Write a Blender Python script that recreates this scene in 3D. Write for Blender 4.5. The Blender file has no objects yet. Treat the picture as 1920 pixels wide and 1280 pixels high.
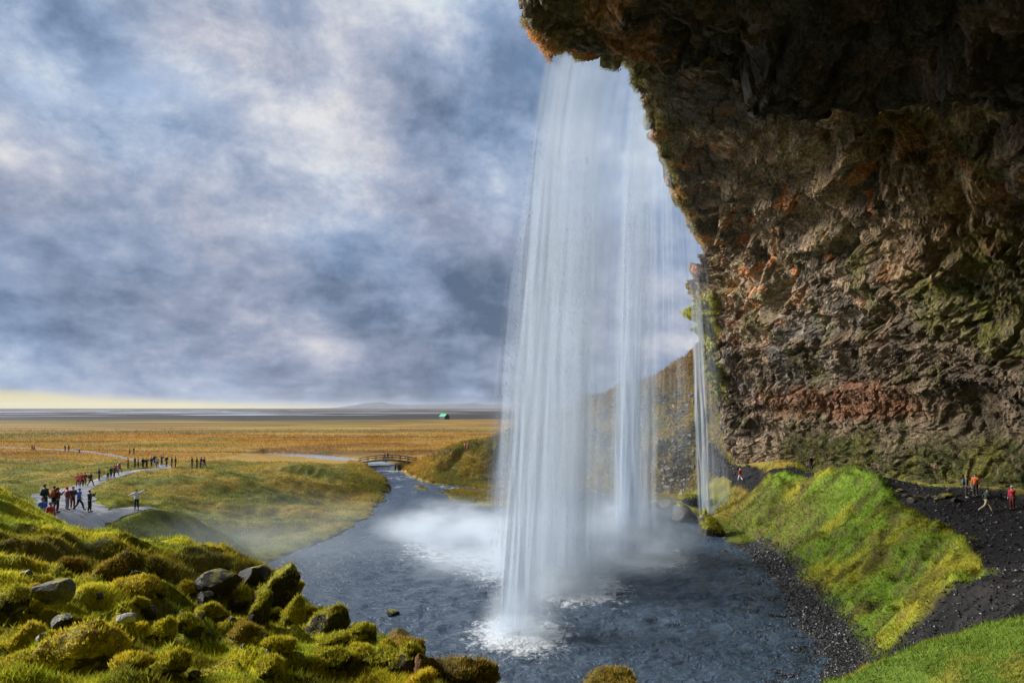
import bpy, bmesh, math, random
import numpy as np
from mathutils import Vector, Matrix

# ------------------------------------------------------------------ camera, sky, sun, exposure
sc = bpy.context.scene
col = sc.collection
F = 1280.0            # focal length in photo pixels (photo is 1920 wide)
HY = 765.0            # horizon row in the photo
cam_d = bpy.data.cameras.new('camera')
cam_d.sensor_width = 36.0
cam_d.lens = 36.0 * F / 1920.0
cam_d.shift_y = (HY - 640.0) / 1920.0
cam_d.clip_start = 0.1
cam_d.clip_end = 120000.0
cam = bpy.data.objects.new('camera', cam_d)
col.objects.link(cam)
cam.location = (0, 0, 0)
cam.rotation_euler = (math.radians(90), 0, 0)
sc.camera = cam

SUN_AZ = math.radians(-72)     # measured from +Y (view direction) towards +X
SUN_EL = math.radians(25)
EXPOSURE = 2.3
SUN_STRENGTH = 1.5
sun_dir = Vector((math.sin(SUN_AZ) * math.cos(SUN_EL), math.cos(SUN_AZ) * math.cos(SUN_EL), math.sin(SUN_EL)))
sd = bpy.data.lights.new('sun', 'SUN')
sd.energy = SUN_STRENGTH
sd.angle = math.radians(26)
sd.color = (1.0, 0.95, 0.88)
so = bpy.data.objects.new('sun', sd)
col.objects.link(so)
so.rotation_euler = sun_dir.to_track_quat('Z', 'Y').to_euler()

sc.view_settings.view_transform = 'Standard'
sc.view_settings.look = 'None'
sc.view_settings.exposure = EXPOSURE
sc.view_settings.gamma = 1.0
sc.view_settings.use_curve_mapping = False
sc.render.engine = 'CYCLES'
sc.cycles.use_denoising = True
sc.cycles.max_bounces = 6
sc.cycles.diffuse_bounces = 4
sc.cycles.glossy_bounces = 2
sc.cycles.transmission_bounces = 2
sc.cycles.transparent_max_bounces = 28
sc.cycles.volume_bounces = 2
sc.cycles.volume_step_rate = 2.0
sc.cycles.volume_max_steps = 128
sc.cycles.caustics_reflective = False
sc.cycles.caustics_refractive = False


class NT:
    """small helper to write node trees"""
    def __init__(s, tree):
        s.t = tree
        s.n = tree.nodes
        s.l = tree.links

    def new(s, typ, **kw):
        nd = s.n.new(typ)
        for k, v in kw.items():
            setattr(nd, k, v)
        return nd

    def put(s, sock, val):
        if hasattr(val, 'is_linked') or isinstance(val, bpy.types.NodeSocket):
            s.l.new(val, sock)
        else:
            if sock.type == 'RGBA' and len(val) == 3:
                val = tuple(val) + (1.0,)
            sock.default_value = val

    def math(s, op, a, b=0.0, c=None, clamp=False):
        nd = s.new('ShaderNodeMath', operation=op)
        nd.use_clamp = clamp
        s.put(nd.inputs[0], a)
        s.put(nd.inputs[1], b)
        if c is not None:
            s.put(nd.inputs[2], c)
        return nd.outputs[0]

    def vmath(s, op, a, b=(0, 0, 0)):
        nd = s.new('ShaderNodeVectorMath', operation=op)
        s.put(nd.inputs[0], a)
        s.put(nd.inputs[1], b)
        return nd.outputs[0]

    def noise(s, vec, scale, detail=4.0, rough=0.55, dist=0.0, out=0):
        nd = s.new('ShaderNodeTexNoise')
        s.put(nd.inputs['Vector'], vec)
        s.put(nd.inputs['Scale'], scale)
        s.put(nd.inputs['Detail'], detail)
        s.put(nd.inputs['Roughness'], rough)
        s.put(nd.inputs['Distortion'], dist)
        return nd.outputs[out]

    def voronoi(s, vec, scale, feature='F1', out=0):
        nd = s.new('ShaderNodeTexVoronoi', feature=feature)
        s.put(nd.inputs['Vector'], vec)
        s.put(nd.inputs['Scale'], scale)
        return nd.outputs[out]

    def ramp(s, fac, stops, interp='LINEAR'):
        nd = s.new('ShaderNodeValToRGB')
        cr = nd.color_ramp
        cr.interpolation = interp
        while len(cr.elements) < len(stops):
            cr.elements.new(0.5)
        for e, (p, c) in zip(cr.elements, stops):
            e.position = p
            e.color = tuple(c) + (1.0,) if len(c) == 3 else c
        s.put(nd.inputs[0], fac)
        return nd.outputs[0]

    def mapr(s, v, a, b, c=0.0, d=1.0, smooth=False):
        nd = s.new('ShaderNodeMapRange')
        nd.interpolation_type = 'SMOOTHSTEP' if smooth else 'LINEAR'
        for i, x in enumerate((v, a, b, c, d)):
            s.put(nd.inputs[i], x)
        return nd.outputs[0]

    def mix(s, fac, a, b, mode='MIX'):
        nd = s.new('ShaderNodeMix', data_type='RGBA', blend_type=mode)
        s.put(nd.inputs[0], fac)
        s.put(nd.inputs[6], a)
        s.put(nd.inputs[7], b)
        return nd.outputs[2]

    def scale3(s, vec, sc3):
        return s.vmath('MULTIPLY', vec, sc3)

    def bump(s, height, strength=0.5, dist=0.1, normal=None):
        nd = s.new('ShaderNodeBump')
        s.put(nd.inputs['Height'], height)
        nd.inputs['Strength'].default_value = strength
        nd.inputs['Distance'].default_value = dist
        if normal is not None:
            s.put(nd.inputs['Normal'], normal)
        return nd.outputs[0]


def srgb(r, g, b):
    f = lambda c: (c / 255.0) / 12.92 if c / 255.0 <= 0.04045 else ((c / 255.0 + 0.055) / 1.055) ** 2.4
    return (f(r), f(g), f(b))


# --- sky: a Nishita sky seen through a broken deck of stratocumulus, defined by direction only
world = bpy.data.worlds.new('World')
sc.world = world
world.use_nodes = True
w = NT(world.node_tree)
w.n.clear()
sky = w.new('ShaderNodeTexSky', sky_type='NISHITA')
sky.sun_disc = False
sky.sun_elevation = SUN_EL
sky.sun_rotation = SUN_AZ
sky.air_density = 1.0
sky.dust_density = 1.5
tc = w.new('ShaderNodeTexCoord')
sep = w.new('ShaderNodeSeparateXYZ')
w.l.new(tc.outputs['Generated'], sep.inputs[0])
dz = w.math('MAXIMUM', sep.outputs[2], 0.0)
den = w.math('ADD', dz, 0.24)
cx = w.math('DIVIDE', sep.outputs[0], den)
cy = w.math('DIVIDE', sep.outputs[1], den)
cmb = w.new('ShaderNodeCombineXYZ')
w.l.new(cx, cmb.inputs[0])
w.l.new(cy, cmb.inputs[1])
cmb.inputs[2].default_value = 3.7
cv = cmb.outputs[0]
dirv = tc.outputs['Generated']
n_big = w.noise(cv, 0.95, 4.0, 0.5, 0.2)
n_mid = w.noise(w.vmath('ADD', w.scale3(dirv, (3.0, 3.0, 4.2)), (7.3, 2.1, 0.4)), 1.9, 12.0, 0.62, 0.2)
n_dir = w.noise(w.vmath('ADD', w.scale3(dirv, (3.2, 3.2, 4.0)), (2.3, 5.1, 7.4)), 1.4, 12.0, 0.64, 0.15)
n_str = w.noise(w.vmath('ADD', w.scale3(dirv, (3.8, 3.8, 9.5)), (1.3, 8.1, 2.4)), 1.9, 12.0, 0.64, 0.15)
n_puf = w.noise(w.vmath('ADD', w.scale3(dirv, (1.0, 1.0, 1.5)), (9.3, 1.1, 4.4)), 8.0, 12.0, 0.66, 0.15)
low = w.mapr(sep.outputs[2], 0.03, 0.34, 1.0, 0.0, True)
n_str = w.mix(w.math('MULTIPLY', low, 0.9), n_mid, n_str)
dens = w.math('ADD', w.math('ADD', w.math('MULTIPLY', n_big, 0.24), w.math('MULTIPLY', n_puf, 0.17)), w.math('ADD', w.math('MULTIPLY', n_str, 0.28), w.math('MULTIPLY', n_dir, 0.31)))
cloud = w.ramp(dens, [(0.415, srgb(92, 110, 136)), (0.455, srgb(122, 138, 165)), (0.495, srgb(150, 163, 189)),
                      (0.535, srgb(182, 189, 208)), (0.59, srgb(226, 226, 229))])
# lavender / steel tint varying over the deck
n_hue = w.noise(w.vmath('ADD', w.scale3(dirv, (2.0, 2.0, 3.0)), (4.4, 4.1, 1.4)), 1.6, 4.0, 0.5, 0.2)
cloud = w.mix(w.mapr(n_hue, 0.40, 0.62), w.mix(1.0, cloud, (0.91, 1.02, 1.08), 'MULTIPLY'), w.mix(1.0, cloud, (1.03, 1.0, 0.97), 'MULTIPLY'))
# darker blue-grey underside low over the plain
cloud = w.mix(w.math('MULTIPLY', low, 0.28), cloud, w.mix(1.0, cloud, (0.72, 0.76, 0.84), 'MULTIPLY'))
# clear strip under the deck in the south-west, along the horizon
azf = w.math('DIVIDE', sep.outputs[0], w.math('MAXIMUM', sep.outputs[1], 0.05))
n_edge = w.noise(w.scale3(tc.outputs['Generated'], (3.0, 3.0, 40.0)), 2.0, 4.0, 0.55)
top = w.math('ADD', w.mapr(azf, -0.75, -0.02, 0.023, -0.008), w.math('MULTIPLY', w.math('SUBTRACT', n_edge, 0.5), 0.018))
strip = w.mapr(w.math('SUBTRACT', top, sep.outputs[2]), -0.006, 0.010, 0.0, 1.0, True)
strip_col = w.mix(w.mapr(sep.outputs[2], 0.0, 0.025), srgb(246, 228, 150), srgb(222, 214, 172))
cloud = w.mix(w.math('MULTIPLY', strip, 0.95), cloud, strip_col)
bg_c = w.new('ShaderNodeBackground')
w.put(bg_c.inputs[0], cloud)
bg_c.inputs[1].default_value = 0.203
bg_s = w.new('ShaderNodeBackground')
w.put(bg_s.inputs[0], sky.outputs[0])
bg_s.inputs[1].default_value = 0.05
cover = w.mapr(w.math('ADD', n_mid, w.math('MULTIPLY', low, 0.25)), 0.30, 0.44, 0.80, 1.0, True)
mxs = w.new('ShaderNodeMixShader')
w.put(mxs.inputs[0], cover)
w.l.new(bg_s.outputs[0], mxs.inputs[1])
w.l.new(bg_c.outputs[0], mxs.inputs[2])
wo = w.new('ShaderNodeOutputWorld')
w.l.new(mxs.outputs[0], wo.inputs[0])

rng = np.random.default_rng(11)
random.seed(11)


# ------------------------------------------------------------------ numeric helpers
def _hash(ix, iy, iz, seed):
    h = (ix.astype(np.int64) * 374761393 + iy.astype(np.int64) * 668265263 + iz.astype(np.int64) * 2147483647 + seed * 974634721) & 0xFFFFFFFF
    h = ((h ^ (h >> 13)) * 1274126177) & 0xFFFFFFFF
    h = ((h ^ (h >> 16)) * 2246822519) & 0xFFFFFFFF
    return ((h ^ (h >> 15)) & 0xFFFFFF) / float(0xFFFFFF)


def vnoise2(x, y, seed=0):
    x0 = np.floor(x); y0 = np.floor(y)
    fx = x - x0; fy = y - y0
    fx = fx * fx * fx * (fx * (fx * 6 - 15) + 10); fy = fy * fy * fy * (fy * (fy * 6 - 15) + 10)
    z = np.zeros_like(x0)
    a = _hash(x0, y0, z, seed); b = _hash(x0 + 1, y0, z, seed)
    c = _hash(x0, y0 + 1, z, seed); d = _hash(x0 + 1, y0 + 1, z, seed)
    return (a + (b - a) * fx) * (1 - fy) + (c + (d - c) * fx) * fy


def fbm2(x, y, oct=4, seed=0, gain=0.5):
    s = 0.0; a = 1.0; t = 0.0
    for i in range(oct):
        s = s + a * vnoise2(x * 2 ** i + 13.7 * i, y * 2 ** i - 7.1 * i, seed + i)
        t += a; a *= gain
    return s / t


def vnoise3(p, seed=0):
    i = np.floor(p); f = p - i
    f = f * f * f * (f * (f * 6 - 15) + 10)
    x, y, z = i[..., 0], i[..., 1], i[..., 2]
    u, v, ww = f[..., 0], f[..., 1], f[..., 2]
    r = 0
    for dx in (0, 1):
        for dy in (0, 1):
            for dz_ in (0, 1):
                r = r + _hash(x + dx, y + dy, z + dz_, seed) * (u if dx else 1 - u) * (v if dy else 1 - v) * (ww if dz_ else 1 - ww)
    return r


def fbm3(p, oct=4, seed=0, gain=0.5):
    s = 0.0; a = 1.0; t = 0.0
    for i in range(oct):
        s = s + a * vnoise3(p * 2 ** i + 5.3 * i, seed + i)
        t += a; a *= gain
    return s / t


def worley3(p, seed=0):
    i = np.floor(p)
    d1 = np.full(p.shape[:-1], 9.0); d2 = d1.copy(); idv = np.zeros_like(d1)
    for dx in (-1, 0, 1):
        for dy in (-1, 0, 1):
            for dz_ in (-1, 0, 1):
                cx_, cy_, cz_ = i[..., 0] + dx, i[..., 1] + dy, i[..., 2] + dz_
                hx = _hash(cx_, cy_, cz_, seed); hy = _hash(cx_, cy_, cz_, seed + 1); hz = _hash(cx_, cy_, cz_, seed + 2)
                d = np.sqrt((cx_ + hx - p[..., 0]) ** 2 + (cy_ + hy - p[..., 1]) ** 2 + (cz_ + hz - p[..., 2]) ** 2)
                m = d < d1
                d2 = np.where(m, d1, np.minimum(d2, d))
                idv = np.where(m, hx, idv)
                d1 = np.where(m, d, d1)
    return d1, d2, idv


def sstep(a, b, x):
    t = np.clip((x - a) / (b - a), 0, 1)
    return t * t * (3 - 2 * t)


def lerp(a, b, t):
    return a + (b - a) * t


def mixc(c1, c2, t):
    c1 = np.asarray(c1, float); c2 = np.asarray(c2, float)
    return c1 * (1 - t[..., None]) + c2 * t[..., None]


def pix(px, py, Y):
    return ((px - 960.0) / F * Y, Y, (HY - py) / F * Y)


# ------------------------------------------------------------------ object helpers
def mesh_np(name, verts, faces, smooth=True):
    """faces: (n,3) or (n,4) int array"""
    verts = np.ascontiguousarray(verts, dtype=np.float32).reshape(-1, 3)
    faces = np.ascontiguousarray(faces, dtype=np.int32)
    k = faces.shape[1]
    me = bpy.data.meshes.new(name)
    me.vertices.add(len(verts))
    me.vertices.foreach_set('co', verts.ravel())
    me.loops.add(faces.size)
    me.loops.foreach_set('vertex_index', faces.ravel())
    me.polygons.add(len(faces))
    me.polygons.foreach_set('loop_start', np.arange(0, faces.size, k, dtype=np.int32))
    me.polygons.foreach_set('loop_total', np.full(len(faces), k, dtype=np.int32))
    me.polygons.foreach_set('use_smooth', np.full(len(faces), smooth, dtype=bool))
    me.update()
    return me


def set_col(me, rgb, name='Col'):
    a = me.color_attributes.new(name, 'FLOAT_COLOR', 'POINT')
    arr = np.ones((len(me.vertices), 4), np.float32)
    arr[:, :3] = rgb
    a.data.foreach_set('color', arr.ravel())


def set_float(me, vals, name):
    a = me.attributes.new(name, 'FLOAT', 'POINT')
    a.data.foreach_set('value', np.ascontiguousarray(vals, dtype=np.float32).ravel())


def grid_faces(nu, nv):
    i, j = np.meshgrid(np.arange(nu - 1), np.arange(nv - 1), indexing='ij')
    a = (i * nv + j).ravel()
    return np.stack([a, a + nv, a + nv + 1, a + 1], 1)


def link(name, me, mat=None, parent=None, loc=None):
    o = bpy.data.objects.new(name, me)
    col.objects.link(o)
    if mat is not None and me is not None:
        if len(me.materials) == 0:
            me.materials.append(mat)
        elif me.materials[0] != mat:
            o.material_slots[0].link = 'OBJECT'
            o.material_slots[0].material = mat
    if parent is not None:
        o.parent = parent
    if loc is not None:
        o.location = loc
    return o


def tag(o, label=None, cat=None, group=None, kind=None):
    if label: o['label'] = label
    if cat: o['category'] = cat
    if group: o['group'] = group
    if kind: o['kind'] = kind
    return o


def empty(name, loc, rz=0.0):
    o = bpy.data.objects.new(name, None)
    col.objects.link(o)
    o.location = loc
    o.rotation_euler = (0, 0, rz)
    return o


def bm_mesh(name, bm, smooth=False):
    me = bpy.data.meshes.new(name)
    bm.to_mesh(me)
    bm.free()
    for p in me.polygons:
        p.use_smooth = smooth
    return me


def add_box(bm, c, s, rot=None):
    r = bmesh.ops.create_cube(bm, size=1.0)
    M = Matrix.Translation(c) @ (rot.to_matrix().to_4x4() if rot is not None else Matrix()) @ Matrix.Diagonal((s[0], s[1], s[2], 1))
    bmesh.ops.transform(bm, matrix=M, verts=r['verts'])
    return r['verts']


def add_bar(bm, a, b, wd, ht):
    a = Vector(a); b = Vector(b)
    d = b - a
    q = d.to_track_quat('X', 'Z')
    return add_box(bm, (a + b) / 2, (d.length, wd, ht), q)


def new_mat(name):
    m = bpy.data.materials.new(name)
    m.use_nodes = True
    t = NT(m.node_tree)
    t.n.clear()
    out = t.new('ShaderNodeOutputMaterial')
    return m, t, out


def principled(t, out, base, rough=0.8, normal=None, **kw):
    b = t.new('ShaderNodeBsdfPrincipled')
    t.put(b.inputs['Base Color'], base)
    t.put(b.inputs['Roughness'], rough)
    if normal is not None:
        t.put(b.inputs['Normal'], normal)
    for k, v in kw.items():
        t.put(b.inputs[k.replace('_', ' ')], v)
    t.l.new(b.outputs[0], out.inputs[0])
    return b


def flat_mat(name, colr, rough=0.8, var=0.15, scale=8.0):
    m, t, out = new_mat(name)
    tcn = t.new('ShaderNodeTexCoord')
    n = t.noise(tcn.outputs['Object'], scale, 4.0, 0.6)
    c = t.mix(t.mapr(n, 0.3, 0.7), tuple(x * (1 - var) for x in colr), tuple(min(1, x * (1 + var)) for x in colr))
    principled(t, out, c, rough)
    return m

# ------------------------------------------------------------------ terrain height
WATER_Z = -15.0
CP = []                                   # control points x, y, z read off the photograph
for (px, py, Y) in [
    # near left bank
    (0, 1280, 7.5), (300, 1280, 8.2), (600, 1280, 9.5), (880, 1290, 12), (0, 1130, 11.5), (300, 1150, 13.5), (520, 1180, 15.5),
    (700, 1235, 14.5), (0, 1000, 19.5), (200, 1045, 21), (0, 928, 27), (110, 988, 27.5), (260, 1064, 26), (400, 1092, 24),
    (480, 1100, 22), (560, 1150, 20.5), (630, 1195, 19), (750, 1225, 17), (880, 1285, 14),
    # near right bank
    (1540, 1290, 15), (1920, 1180, 15), (1920, 1290, 11), (1720, 1225, 15.5),
    # gully and right bank
    (1870, 1150, 30), (1750, 1195, 32), (1600, 1215, 40), (1520, 1105, 53.5), (1400, 1025, 71), (1800, 1022, 45), (1870, 1085, 36),
    (1725, 962, 54), (1645, 893, 66), (1560, 866, 74), (1400, 897, 84), (1345, 945, 84), (1600, 1000, 59), (1700, 1100, 45), (1480, 960, 76),
    (1780, 1120, 38), (1660, 1010, 54),
    # path under the cliff
    (1813, 936, 56), (1850, 963, 53), (1900, 1050, 42), (1388, 878, 99), (1525, 888, 86), (1325, 836, 118), (1203, 802, 126),
    # hillside behind the fall
    (920, 832, 150), (850, 847, 150), (770, 860, 152), (1100, 747, 150), (1190, 707, 145), (1300, 622, 137), (1255, 935, 113),
    (1200, 855, 124), (1235, 770, 133), (1010, 905, 138), (900, 890, 138), (840, 880, 145), (1100, 900, 128), (1090, 820, 140),
    # valley and knolls, left
    (290, 957, 62), (335, 990, 60.5), (350, 1035, 58), (245, 1015, 56), (190, 1025, 50), (400, 965, 80), (500, 1045, 71),
    (300, 922, 85), (400, 902, 96), (455, 935, 92), (600, 884, 120), (700, 905, 125), (640, 935, 109), (550, 908, 108),
    (330, 880, 112), (480, 882, 116), (255, 883, 113), (180, 904, 104), (60, 905, 100), (0, 872, 140), (60, 846, 190), (160, 850, 182),
    (135, 967, 52), (110, 930, 68), (150, 915, 90), (225, 890, 110), (20, 945, 58), (135, 1010, 46), (215, 965, 59), (255, 961, 61),
    (560, 1000, 80), (680, 985, 89),
]:
    CP.append(pix(px, py, Y))
CP += [(0, 0, -1.75), (-6, 0, -1.2), (-16, 4, 0.0), (-28, 14, 0.5), (8, 3, -2.4), (0, 6, -2.7), (3, 9, -4.6), (4, 13, -6.9), (2.1, 13.7, -5.9), (0.4, 12.2, -5.5), (-0.6, 11.5, -4.9), (0, 16, -7.6),
       (-20, 34, -7.2), (-15, 34, -10.5), (-10, 30, -12.5), (-5, 25, -13.5), (0, 23, -13), (3, 28, -15.6), (6, 20, -11), (-34, 36, -5.5), (-46, 45, -5),
       (-22, 44, -11.5), (-24, 58, -14.2), (-18, 50, -14.8), (-28, 50, -10.8),
       (13, 20, -8.5), (11, 25, -13.2), (17, 26, -9.5), (15, 31, -13.5), (22, 24, -7.5), (32, 26, -7.5), (38, 36, -7.2), (20, 12, -5), (28, 14, -6), (14, 3, -3),
       (37.6, 66, -7.5), (38, 74, -7.6), (43, 57, -6.8), (40.5, 80, -7.2), (37.5, 100, -7.8), (36.5, 108, -8), (46, 45, -6), (48, 70, -6), (46, 95, -6), (60, 60, -5), (60, 100, -4),
       (30, 150, 5), (16, 172, -5), (26, 168, -2), (40, 157, 10), (-5, 176, -12.2), (50, 130, 18), (70, 140, 24), (60, 175, 8), (80, 210, 6), (30, 200, -9),
       (-15, 176, -12.8), (-24, 166, -13.2), (-40, 164, -13.5), (-45, 172, -13.6), (-60, 165, -13.3), (-52, 178, -13.6), (-66, 188, -13.5), (-33, 172, -13.4), (-20, 185, -12.8), (-50, 205, -12.8),
       (-30, 3, 1.5), (-45, 20, 1.5), (-60, 40, -4), (-80, 70, -9), (-90, 110, -11), (-110, 150, -11.6), (-20, -10, 0.5), (10, -10, -1.5), (30, -5, -3), (45, 10, -5)]
for gx in (-180, -140, -100, -60, -20, 20, 60):
    for gy in (225, 270):
        CP.append((gx, gy, -12.0 if gx < 40 else -10))
CP += [(-150, 60, -10), (-170, 110, -11.5), (-180, 170, -12), (100, 60, 0), (110, 130, 15), (100, 10, -2)]
CP = np.array(CP)


def _U(r2):
    return np.where(r2 > 0, r2 * np.log(np.maximum(r2, 1e-9)), 0.0)


_n = len(CP)
_X = CP[:, :2] / 50.0
_K = _U(((_X[:, None, :] - _X[None, :, :]) ** 2).sum(-1)) + np.eye(_n) * 2e-4
_P = np.hstack([np.ones((_n, 1)), _X])
_A = np.zeros((_n + 3, _n + 3))
_A[:_n, :_n] = _K; _A[:_n, _n:] = _P; _A[_n:, :_n] = _P.T
_W = np.linalg.solve(_A, np.concatenate([CP[:, 2], [0, 0, 0]]))


def tps(x, y):
    x = x / 50.0; y = y / 50.0
    s = _W[_n] + _W[_n + 1] * x + _W[_n + 2] * y
    for k in range(_n):
        s = s + _W[k] * _U((x - _X[k, 0]) ** 2 + (y - _X[k, 1]) ** 2)
    return s


def wp(px, py, z=WATER_Z):
    Y = -z * F / (py - HY)
    return ((px - 960) / F * Y, Y)


POOL = [wp(697, 876), wp(705, 887), wp(722, 900), wp(729, 915), wp(722, 938), wp(690, 972), wp(640, 998), wp(585, 1022), wp(500, 1056),
        (-24.5, 58), (-20, 50), (-14.5, 40), (-9, 34), (-3, 30), (4, 31), (11, 30.5), (15.5, 34), wp(1545, 1270), wp(1508, 1200), wp(1480, 1130), wp(1440, 1068), wp(1390, 1030),
        wp(1350, 1010), wp(1335, 985), wp(1325, 968), wp(1300, 962), wp(1230, 948), wp(1150, 935), (14, 122), (4, 124), wp(915, 922), wp(850, 912),
        wp(800, 906), wp(765, 890), wp(745, 878), wp(738, 872)]
ISLANDS = [[wp(818, 921), wp(850, 940), wp(915, 951), (0, 103), (6, 108), (4, 116), wp(925, 926), wp(870, 920)],
           [wp(774, 913), wp(790, 918.5), wp(806, 920), wp(800, 914), wp(786, 910)]]
UPSTREAM = [(-34.5, 164.5), (-38, 170.5), (-48, 180), (-60, 191), (-76, 200), (-76, 210), (-58, 202), (-45, 188), (-34, 175), (-28.3, 166)]


def sdist(x, y, poly):
    """signed distance to polygon, negative inside"""
    P = np.array(poly); Q = np.roll(P, -1, 0)
    d = np.full(x.shape, 1e9); ins = np.zeros(x.shape, bool)
    for (ax, ay), (bx, by) in zip(P, Q):
        ex, ey = bx - ax, by - ay
        t = np.clip(((x - ax) * ex + (y - ay) * ey) / (ex * ex + ey * ey), 0, 1)
        d = np.minimum(d, np.hypot(x - ax - t * ex, y - ay - t * ey))
        c = ((ay > y) != (by > y)) & (x < (bx - ax) * (y - ay) / (by - ay + 1e-12) + ax)
        ins ^= c
    return np.where(ins, -d, d)


def water_dist(x, y):
    jit = (fbm2(x / 3.0, y / 3.0, 3, 71) - 0.5) * 2.2
    d = sdist(x, y, POOL)
    for isl in ISLANDS:
        d = np.maximum(d, -sdist(x, y, isl))
    return d + jit


PATHS = {  # centre line (x, y), half width
    'walk': [pix(132, 1010, 46)[:2] + (2.2,), pix(140, 968, 52)[:2] + (2.4,), pix(122, 932, 66)[:2] + (2.5,), pix(135, 918, 84)[:2] + (2.0,),
             pix(165, 910, 97)[:2] + (1.8,), pix(195, 900, 106)[:2] + (1.8,), pix(228, 888, 111)[:2] + (1.8,), pix(258, 882, 113)[:2] + (1.9,), pix(320, 879, 116)[:2] + (1.5,), pix(400, 878, 121)[:2] + (0.8,)],
    'spur': [pix(150, 966, 54)[:2] + (1.1,), pix(200, 965, 58)[:2] + (0.8,), pix(240, 961, 61)[:2] + (0.9,), pix(285, 955, 63.5)[:2] + (0.8,)],
    'track': [(-190, 215, 1.6), (-150, 206, 1.6), (-125, 194, 1.5), (-112, 184, 1.3), (-97, 170, 1.0), (-80, 150, 0.9), (-66, 128, 0.9), pix(310, 879, 116)[:2] + (0.9,)],
    'cliffpath': [(20, 18, 2.4), (26, 27, 3.0), (30.8, 36, 3.4), (34.6, 45, 3.8), (36.4, 54, 3.9), (37.6, 63, 2.4), (37.6, 72, 1.7), (36.5, 84, 1.6), (34.5, 94, 1.4), (33.3, 102, 1.2), (33.5, 110, 1.0), (33.5, 117, 0.6)],
}


def smooth_line(pts, n):
    pts = np.array(pts, float)
    k = len(pts)
    t = np.linspace(0, k - 1, n)
    i = np.clip(t.astype(int), 0, k - 2)
    f = (t - i)[:, None]
    p0 = pts[np.maximum(i - 1, 0)]; p1 = pts[i]; p2 = pts[i + 1]; p3 = pts[np.minimum(i + 2, k - 1)]
    return 0.5 * (2 * p1 + (p2 - p0) * f + (2 * p0 - 5 * p1 + 4 * p2 - p3) * f ** 2 + (3 * p1 - p0 - 3 * p2 + p3) * f ** 3)


def path_dist(x, y, key):
    L = smooth_line(PATHS[key], 60)
    d = np.full(x.shape, 1e9)
    for k in range(len(L) - 1):
        ax, ay, aw = L[k]; bx, by, bw = L[k + 1]
        ex, ey = bx - ax, by - ay
        t = np.clip(((x - ax) * ex + (y - ay) * ey) / (ex * ex + ey * ey + 1e-9), 0, 1)
        d = np.minimum(d, np.hypot(x - ax - t * ex, y - ay - t * ey) - (aw + (bw - aw) * t))
    return d


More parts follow.
